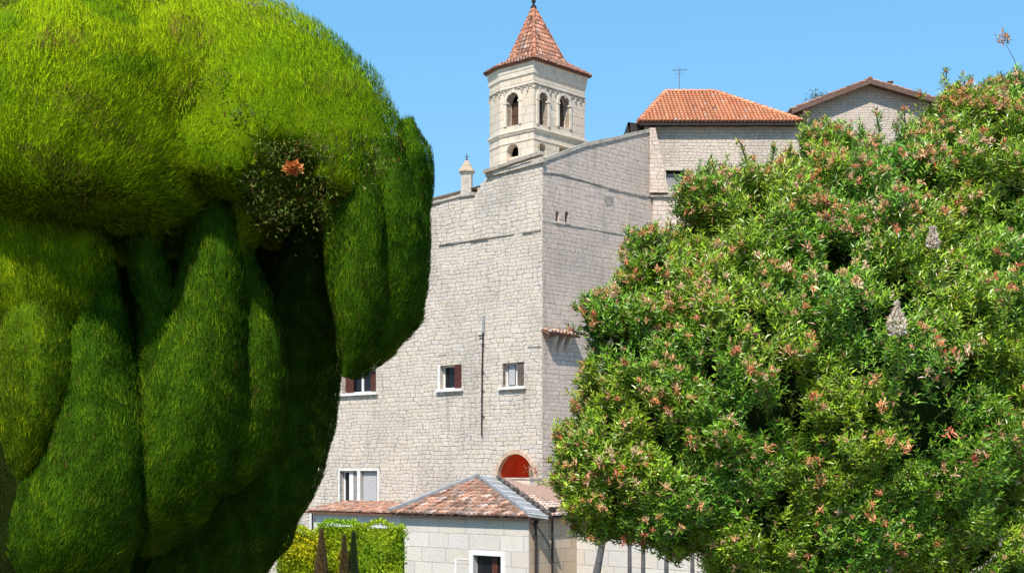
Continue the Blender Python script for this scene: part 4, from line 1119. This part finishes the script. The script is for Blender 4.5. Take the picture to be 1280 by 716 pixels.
for c, r, ry in bc3:
    area = 4*math.pi*((r*r)**1.6/3+2*(r*ry)**1.6/3)**(1/1.6)
    n_ = int(area*860)
    d = unit(rng.normal(size=(n_,3))); rad_ = rng.uniform(.74,1.04,n_)**1
    wob = 1+.10*np.sin(d[:,0]*9+c[0]*5)*np.sin(d[:,2]*8+c[2]*3)
    p = c+d*np.array([r,ry,r])*(rad_*wob)[:,None]
    keep = ~inany(p, .55); keep &= ~((d[:,1] > .3) & (rng.random(n_) > .3))
    # pockets of missing foliage
    hol = np.sin(p[:,0]*4.3+1.)*np.sin(p[:,2]*4.7+.5)*np.sin(p[:,1]*3.)
    keep &= ~((hol > .42) & (rng.random(n_) < .85) & (rad_ > .85))
    p, d = p[keep], d[keep]; sp_p.append(p); sp_n.append(d)
sp_p = np.concatenate(sp_p); sp_n = np.concatenate(sp_n)
# branchlets: leaves gather in clumps with dark gaps between
ncl = 1150; kc = rng.choice(len(sp_p), ncl, replace=False); cc_ = sp_p[kc]; rc_ = rng.uniform(.13,.27,ncl)
best = np.full(len(sp_p), 9.)
for a0 in range(0, len(sp_p), 4000):
    d2 = np.linalg.norm(sp_p[a0:a0+4000,None,:]-cc_[None], axis=2)/rc_[None]; best[a0:a0+4000] = d2.min(1)
keep = (best < .78) | (rng.random(len(sp_p)) < .12)
push = np.clip(1-best**2, 0, 1)*.13-.05
sp_p = (sp_p+sp_n*push[:,None])[keep]; sp_n = sp_n[keep]; print('sprigs', len(sp_p))
# inner filling, sparse
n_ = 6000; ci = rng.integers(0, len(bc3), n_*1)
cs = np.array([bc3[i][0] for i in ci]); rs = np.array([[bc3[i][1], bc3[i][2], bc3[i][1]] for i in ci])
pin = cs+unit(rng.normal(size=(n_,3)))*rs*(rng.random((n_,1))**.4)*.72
VV, CC, NN = [], [], []
def sprigs(P0, N0, k, L0, spread, tone, wscale=1., mixy=.35, stemlen=.14):
    n_ = len(P0)
    ax_ = unit(N0*.5+np.array([0,-.1,.75])+rng.normal(size=(n_,3))*.3)
    t_ = rng.random((n_,1))
    # each sprig has its own hue; deep green to yellow green
    huen = (.5+.5*np.sin(P0[:,0]*3.3+2*np.sin(P0[:,2]*2.1)+P0[:,1]))[:,None]*.5+t_*.5
    base = np.array(tone)*(.6+.75*rng.random((n_,1))); base = base*(1+(huen-.5)*np.array([1.0,.35,-.2]))
    for j in range(k):
        f = (j+.5)/k; ang = j*2.4+rng.random(n_)*.8
        a = unit(np.cross(ax_, np.array([.3,.2,.9]))); b_ = np.cross(ax_, a)
        rad_d = a*np.cos(ang)[:,None]+b_*np.sin(ang)[:,None]
        pos = P0+ax_*(stemlen*(f-.5))
        dr = unit(rad_d*(1-.45*f)*spread+ax_*(.35+.6*f)+rng.normal(size=(n_,3))*.15)
        ln = L0*rng.uniform(.7,1.25,n_)
        c = base*(.75+.5*rng.random((n_,1)))
        dry = rng.random((n_,1)); c = np.where(dry < .05, np.array([.42,.20,.11]), c); c = np.where(dry > .965, np.array([.34,.36,.14]), c)
        v, cc = leaves(pos, dr, unit(ax_+rng.normal(size=(n_,3))*.3), ln, ln*rng.uniform(.22,.34,n_)*wscale, c)
        VV.append(v); CC.append(cc); NN.append(np.repeat(unit(N0+rng.normal(size=(n_,3))*.45+np.array([0,0,.2])), 6, 0))
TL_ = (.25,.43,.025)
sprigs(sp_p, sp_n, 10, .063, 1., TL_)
sprigs(pin, unit(rng.normal(size=(n_,3))), 8, .085, 1., (.11,.2,.02), 1.3)  # inner leaves toned darker to stand for shade inside the crown
edge_i = np.where((~inany(sp_p, .9)) & (np.abs(sp_n[:,1]) < .6))[0]; rng.shuffle(edge_i)
for i in edge_i[:520]:
    n_ = int(rng.integers(3, 8)); dirn = unit(sp_n[i]*np.array([1,.4,1])+np.array([0,0,.7])+rng.normal(size=3)*.35); L_ = rng.uniform(.04,.17)
    pts_ = sp_p[i]+dirn*np.linspace(0, L_, n_)[:,None]+rng.normal(size=(n_,3))*.015
    sprigs(pts_, np.tile(dirn, (n_,1)), 6, .058, .9, (.32,.46,.04), stemlen=.06)
# shoots that stand out of the outline
shoots = []
def shoot(px, py, px2, py2, Y, n_, reddish=.0):
    a, b = np.array(P(px,py,Y)), np.array(P(px2,py2,Y)); shoots.append((a, b))
    t_ = np.linspace(0,1,n_)[:,None]; pts_ = a+(b-a)*t_+rng.normal(size=(n_,3))*.018
    return pts_, np.tile(unit(b-a), (n_,1))
SH_ = [(948,245,925,178,13.7,16),(940,230,942,198,13.7,8),(965,215,967,182,13.8,10),(1003,190,1008,142,13.8,14),(1020,180,1030,150,13.8,8),(1180,150,1183,90,14,16),(1160,150,1150,118,14,8),
       (1210,140,1214,100,14,12),(1225,130,1236,104,14,10),(1245,140,1250,108,14,9),(1272,120,1276,96,14,8),(890,235,858,218,13.6,10),(870,240,880,216,13.6,8),(1100,165,1095,142,13.9,8),
       (1060,180,1062,158,13.9,8),(770,372,780,345,13.2,10),(835,300,838,282,13.4,8),(805,325,800,310,13.3,8),(742,396,716,384,13.2,12),(735,420,712,412,13.2,9),(735,530,716,512,13.1,12),
       (720,560,692,545,13.1,10),(705,590,686,575,13.1,8),(720,610,700,618,13.1,8),(1132,160,1130,136,13.9,6),(880,275,870,262,13.6,8),(1120,170,1122,150,13.9,8),(760,665,742,672,13.1,8),(800,665,806,690,13.1,10),(836,680,840,700,13.1,8),(715,640,720,655,13.1,7)]
for s_ in SH_:
    a, b = shoot(*s_); sprigs(a, b, 7, .06, .9, (.25,.38,.04), stemlen=.06)
print('leaves', sum(len(v) for v in VV)//6)
crownb = mesh_np('crown', np.concatenate(VV), np.concatenate(NN), np.concatenate(CC), M['leaf'], bt)
m = MB(); m.col = (.03,.05,.012)  # added dark blobs, their colour stands in for shade between the clumps
for c, r, ry in bc3:
    rings = []
    for j in range(11):
        ph = math.pi*j/10
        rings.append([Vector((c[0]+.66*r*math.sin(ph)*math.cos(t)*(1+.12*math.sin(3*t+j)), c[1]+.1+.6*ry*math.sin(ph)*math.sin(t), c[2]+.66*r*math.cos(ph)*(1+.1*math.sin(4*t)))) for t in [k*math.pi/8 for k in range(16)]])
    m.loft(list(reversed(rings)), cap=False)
m.build('shade_toned_core', M['core'], bt, True)
# limbs
m = MB(); tb = Vector(ROOT[bt.name])
m.tube([tb, tb+Vector((.05,0,.8)), tb+Vector((0,.05,1.6))], [.26,.2,.17], 12)
for c, r, ry in bc3[:26]:
    e_ = Vector(c); mid_ = tb+Vector(((e_.x-tb.x)*.25, .15, min(3.7, e_.z*.75)))
    m.tube([tb+Vector((0,.02,1.3)), mid_, e_], [.09,.05,.018], 7)
for a, b in shoots: m.tube([Vector(a), Vector(b)], [.012,.005], 4)
m.build('trunk', M['bark'], bt)
# blossom clusters
def blossom(c, size, seed_):
    n_ = int(rng.integers(16, 30)); ax_ = unit(np.array([rng.normal()*.4, -.4+rng.normal()*.3, .8]))
    d = unit(rng.normal(size=(n_,3))+ax_*.6); ln = size*rng.uniform(.5,1.1,n_)
    pal = np.array([[.78,.34,.17],[.78,.48,.26],[.62,.12,.07],[.88,.66,.44],[.56,.24,.08],[.76,.42,.20]])
    tone = pal[rng.integers(0, 6)]
    cc = tone*.6+pal[rng.integers(0,6,n_)]*.4; cc = cc*rng.uniform(.6,1.15,(n_,1))
    p = c+rng.normal(size=(n_,3))*size*.22
    return leaves(p, d, unit(rng.normal(size=(n_,3))), ln, ln*rng.uniform(.16,.34,n_), cc)
front = sp_n[:,1] < .25
rad_out = ~inany(sp_p, .93)
idx = np.where(front & rad_out)[0]; rng.shuffle(idx)
cl = []
for i in idx:
    p = sp_p[i]+sp_n[i]*.04+np.array([0,-.05,.02])
    pxx = 640+F*p[0]/p[1]; pyy = HY-F*(p[2]-CH)/p[1]
    if not (670 < pxx < 1300 and 70 < pyy < 730): continue
    dens = .55+.45*math.sin(pxx*.021+1)*math.sin(pyy*.017) 
    if pyy > 560 and rng.random() < .6: continue
    if rng.random() > dens: continue
    cl.append(p)
    if len(cl) >= 1050: break
for a, b in shoots[:28]: cl.insert(0, b)
sizes = [float(rng.uniform(.026,.06)) for _ in cl]
special = [((1128,133),.07),((1100,510),.085),((1135,560),.085),((1000,250),.07),((1095,475),.08),((1085,372),.07),((1010,310),.07),((940,460),.07),((1186,540),.075),((1213,437),.07),((960,560),.07),((1012,575),.06),((1020,497),.075),((780,452),.06),((875,330),.065)]
cl2 = [(np.array(P(a,b,12.05)), s_) for (a,b), s_ in special[1:]]
# put the bigger ones at the true crown surface
for q, s_ in cl2:
    o_ = np.array([0,0,CH]); dr = unit(q-o_); best = None
    for t_ in np.linspace(10.5, 15, 90):
        if inany((o_+dr*t_)[None], .98)[0]: best = t_; break
    if best: cl.insert(0, o_+dr*(best-.05)); sizes.insert(0, s_)
order = np.argsort([-s_ for s_ in sizes])
rest_v, rest_c = [], []
for rk, i in enumerate(order):
    v, cc = blossom(np.array(cl[i]), sizes[i], rk)
    if rk < 100: mesh_np('blossom_cluster', v, None, cc, M['petal'], bt)
    else: rest_v.append(v); rest_c.append(cc)
o = mesh_np('blossom_cluster', np.concatenate(rest_v), None, np.concatenate(rest_c), M['petal'], bt); o['kind'] = 'stuff'
# high twig with a lone reddish tuft against the sky
tp = np.array(P(1253,48,13.9)); v1, c1v = blossom(tp+np.array([-.02,0,0]), .085, 0); v2, c2v = blossom(tp+np.array([.05,0,-.015]), .07, 0)
tf = mesh_np('blossom_cluster', np.concatenate([v1,v2]), None, np.concatenate([c1v,c2v])*.75, M['petal'], bt); tf['label'] = 'lone reddish tuft high against the sky'
m = MB(); m.tube([P(1275,110,13.95), P(1268,75,13.95), P(1254,50,13.9)], [.006,.004,.002], 4); m.build('twig', M['bark'], bt)
# pale dried plumes
def plume(px, py, h_, w_):
    o_ = np.array([0,0,CH]); dr = unit(np.array(P(px,py,12.))-o_); best = 12.4
    for t_ in np.linspace(10.5, 15, 90):
        if inany((o_+dr*t_)[None], 1.0)[0]: best = t_; break
    c = Vector(o_+dr*(best-.40)); n_ = 900
    f = rng.random(n_); rr = w_*np.sin(np.clip(f*1.15+.12,0,1)*math.pi)**.8*(1-.55*f)
    ang = rng.random(n_)*6.28
    p = np.stack([c.x+rr*np.cos(ang)*.6, c.y+rr*np.sin(ang)*.6, c.z-h_*.5+f*h_*.9], 1)
    d = unit(np.stack([np.cos(ang)*.55, np.sin(ang)*.55, .9-.9*(1-f)*rng.random(n_)], 1)); ln = rng.uniform(.018,.045,n_); d = unit(d+rng.normal(size=(n_,3))*.45)
    k = rng.random((n_,1)); cc = np.where(k < .88, np.array([.97,.88,.76]), np.array([.5,.28,.18]))*rng.uniform(.7,1.1,(n_,1))
    v, cc = leaves(p, d, unit(rng.normal(size=(n_,3))), ln, ln*.34, cc)
    o = mesh_np('dried_plume', v, None, cc, M['plume'], bt); return o
o = plume(1121, 397, .30, .125); o['label'] = 'large pale dried flower plume in the middle of the crown'
o = plume(1166, 297, .19, .07); o['label'] = 'small pale dried flower plume higher in the crown'

# ------------------------------------------------------------------ hedge, low bushes, spire shrubs before the lean-to
def leafbox(name, label, cat, boxes, tone, dens, L0, Yc, group=None):
    r_ = boxes[0]; e_ = empty(name, (P((r_[0]+r_[2])/2, 700, Yc).x, Yc, 0), label, cat, group)
    V_, C_ = [], []; core = MB()
    for (x0_, y0_, x1_, y1_, dep, tn) in boxes:
        a = P(x0_, y1_, Yc); b = P(x1_, y0_, Yc); zb_ = 0.
        n_ = int((b.x-a.x)*(b.z-zb_)*dens)
        # superellipsoid-like hedge skin
        u = rng.uniform(-1,1,n_); v_ = rng.random(n_); 
        topm = rng.random(n_) < .3
        x = (a.x+b.x)/2+u*(b.x-a.x)/2; z = zb_+v_*(b.z-zb_); y = np.full(n_, Yc-dep/2)
        z = np.where(topm, b.z+.05*np.sin(x*6), z); y = np.where(topm, Yc+rng.uniform(-.5,.5,n_)*dep, y)
        edge = np.abs(u)**6; y = y+edge*dep*.35*(~topm); z = z-edge*.18*topm-np.where(~topm, np.clip(z-(b.z-.25),0,1)*0,0)
        roundz = np.clip((z-(b.z-.3))/.3,0,1); y = y+roundz**2*.2*(~topm)
        bul = .07*np.sin(x*5+2*np.sin(z*4))+.06*np.sin(z*6+x*2); y = y+bul+rng.normal(size=n_)*.05; z = z+.05*np.sin(x*8)*topm
        p = np.stack([x+rng.normal(size=n_)*.04, y, z+rng.normal(size=n_)*.03], 1)
        d = unit(rng.normal(size=(n_,3))*.7+np.array([0,-.5,.5]))
        k = rng.random((n_,1)); c = np.array(tn)*(.5+.9*k)
        pt = (np.sin(x*3+z*2)+np.sin(z*5-x))[:,None]; c = c*(1+np.clip(pt,-1,1)*np.array([.25,.05,0]))
        ln = L0*rng.uniform(.7,1.3,n_)
        v, cc = leaves(p, d, unit(rng.normal(size=(n_,3))+np.array([0,0,1])), ln, ln*.55, c); V_.append(v); C_.append(cc)
        core.col = tuple(t*.35 for t in tn)
        core.frame_box((a.x+.08, Yc-dep/2+.14, 0), (b.x-a.x-.16,0,0), (0,dep-.2,0), (0,0,b.z-.12))
    mesh_np('foliage', np.concatenate(V_), None, np.concatenate(C_), M['hedge'], e_)
    core.build('inner_branches', M['core'], e_)
    return e_
YH = 40.
leafbox('hedge', 'clipped bright green hedge panel on the right, against the front annex', 'hedge', [(440,655,506,716,.9,(.34,.50,.02)),(486,668,508,716,.8,(.26,.44,.02))], None, 700, .075, YH)
leafbox('hedge', 'yellow-green hedge between the two brown cone shrubs', 'hedge', [(396,653,456,716,.9,(.38,.52,.015)),(392,662,420,716,.7,(.36,.48,.015))], None, 700, .075, YH+.3)
leafbox('shrub', 'golden yellow leafy shrub left of the hedge, next to the cypress', 'shrub', [(352,672,398,716,1.0,(.55,.55,.01)),(366,663,395,716,.8,(.42,.52,.015)),(345,690,376,716,.8,(.35,.4,.03))], None, 800, .08, YH-.6)
leafbox('shrub', 'golden yellow tuft of leaves at the foot of the hedge', 'shrub', [(420,690,440,716,.5,(.6,.52,.01))], None, 1200, .07, YH-1.0)
def cone_shrub(px, topy, wpx, Y, tone, label, splitt=False):
    t = P(px, topy, Y); w_ = wpx*Y/F/2; base = Vector((t.x, Y, 0)); e_ = empty('cone_shrub', base, label, 'shrub', None)
    H = t.z; V_ = []; n_ = 9000; f = rng.random(n_)**.8
    wide = w_*np.clip((1-f)*H/1.5, 0, 1.6)**.8
    ang = rng.random(n_)*6.28; rr = wide*rng.uniform(.8,1.08,n_)
    p = np.stack([t.x+rr*np.cos(ang), Y+rr*np.sin(ang), f*H], 1); d = unit(np.stack([np.cos(ang)*.25, np.sin(ang)*.25, np.ones(n_)], 1)+rng.normal(size=(n_,3))*.15)
    c = np.array(tone)*rng.uniform(.5,1.4,(n_,1)); ln = rng.uniform(.06,.14,n_)
    v, cc = blades(p, d, ln, ln*.2, c); mesh_np('foliage', v, None, cc, M['hedge'], e_)
    m = MB(); m.col = tuple(x*.5 for x in tone)
    rings = []
    for k in range(9):
        ff = k/8*.97; ww = w_*min(1.6, max(0, (1-ff)*H/1.5))**.8*.85
        rings.append([Vector((t.x+ww*math.cos(a*math.pi/5), Y+ww*math.sin(a*math.pi/5), ff*H)) for a in range(10)])
    m.loft(rings); m.build('stem', M['core'], e_)
cone_shrub(402, 664, 19, YH-1.4, (.15,.095,.045), 'brown narrow cone-shaped shrub, nearer the cypress')
cone_shrub(430, 672, 14, YH-1.4, (.13,.085,.035), 'short dry brown spike shrub in the middle of the hedge')
cone_shrub(442, 668, 13, YH-1.2, (.035,.05,.02), 'dark green narrow spike shrub just right of the dry brown one')
# potted flowers by the parapet end
fp = pl(bc_, .15, .5, zt_+.05)
fe = empty('flower_pot', fp, 'small pot of pink flowers on the cream parapet before the red arch', 'plant')
m = MB(); m.loft([[fp+Vector((r*math.cos(k*math.pi/5), r*math.sin(k*math.pi/5), z)) for k in range(10)] for r, z in ((.08,0),(.11,.15),(.12,.16))]); m.build('pot', M['arch'], fe)
n_ = 260; p = np.array(fp)+np.array([0,0,.32])+rng.normal(size=(n_,3))*np.array([.16,.14,.11]); k = rng.random((n_,1))
c = np.where(k < .55, np.array([.7,.30,.25]), np.array([.14,.2,.05])); ln = rng.uniform(.04,.08,n_)
v, cc = leaves(p, unit(rng.normal(size=(n_,3))), unit(rng.normal(size=(n_,3))), ln, ln*.5, c); mesh_np('flowers', v, None, cc, M['petal'], fe)
m = MB()
for k in range(7): m.tube([fp+Z3*.1, fp+Vector((random.uniform(-.16,.16), random.uniform(-.14,.14), random.uniform(.25,.42)))], .006, 4)
m.build('stems', M['bark'], fe)
# tiny weed on the gable roof
wp_ = P(1023, 125, Y3-.2); we = empty('roof_weed', wp_, 'tiny wild shrub growing on the left slope of the brown gable', 'plant')
n_ = 160; p = np.array(wp_)+rng.normal(size=(n_,3))*np.array([.28,.15,.14])+np.array([0,0,.15]); ln = rng.uniform(.08,.16,n_)
v, cc = leaves(p, unit(rng.normal(size=(n_,3))+np.array([0,0,.6])), unit(rng.normal(size=(n_,3))), ln, ln*.4, np.array([.07,.10,.04])*rng.uniform(.6,1.4,(n_,1))); mesh_np('leaves', v, None, cc, M['hedge'], we)
m = MB()
for k in range(5): m.tube([wp_-Z3*.1, wp_+Vector((random.uniform(-.4,.4), 0, random.uniform(.15,.35)))], .015, 4)
m.build('stems', M['bark'], we)
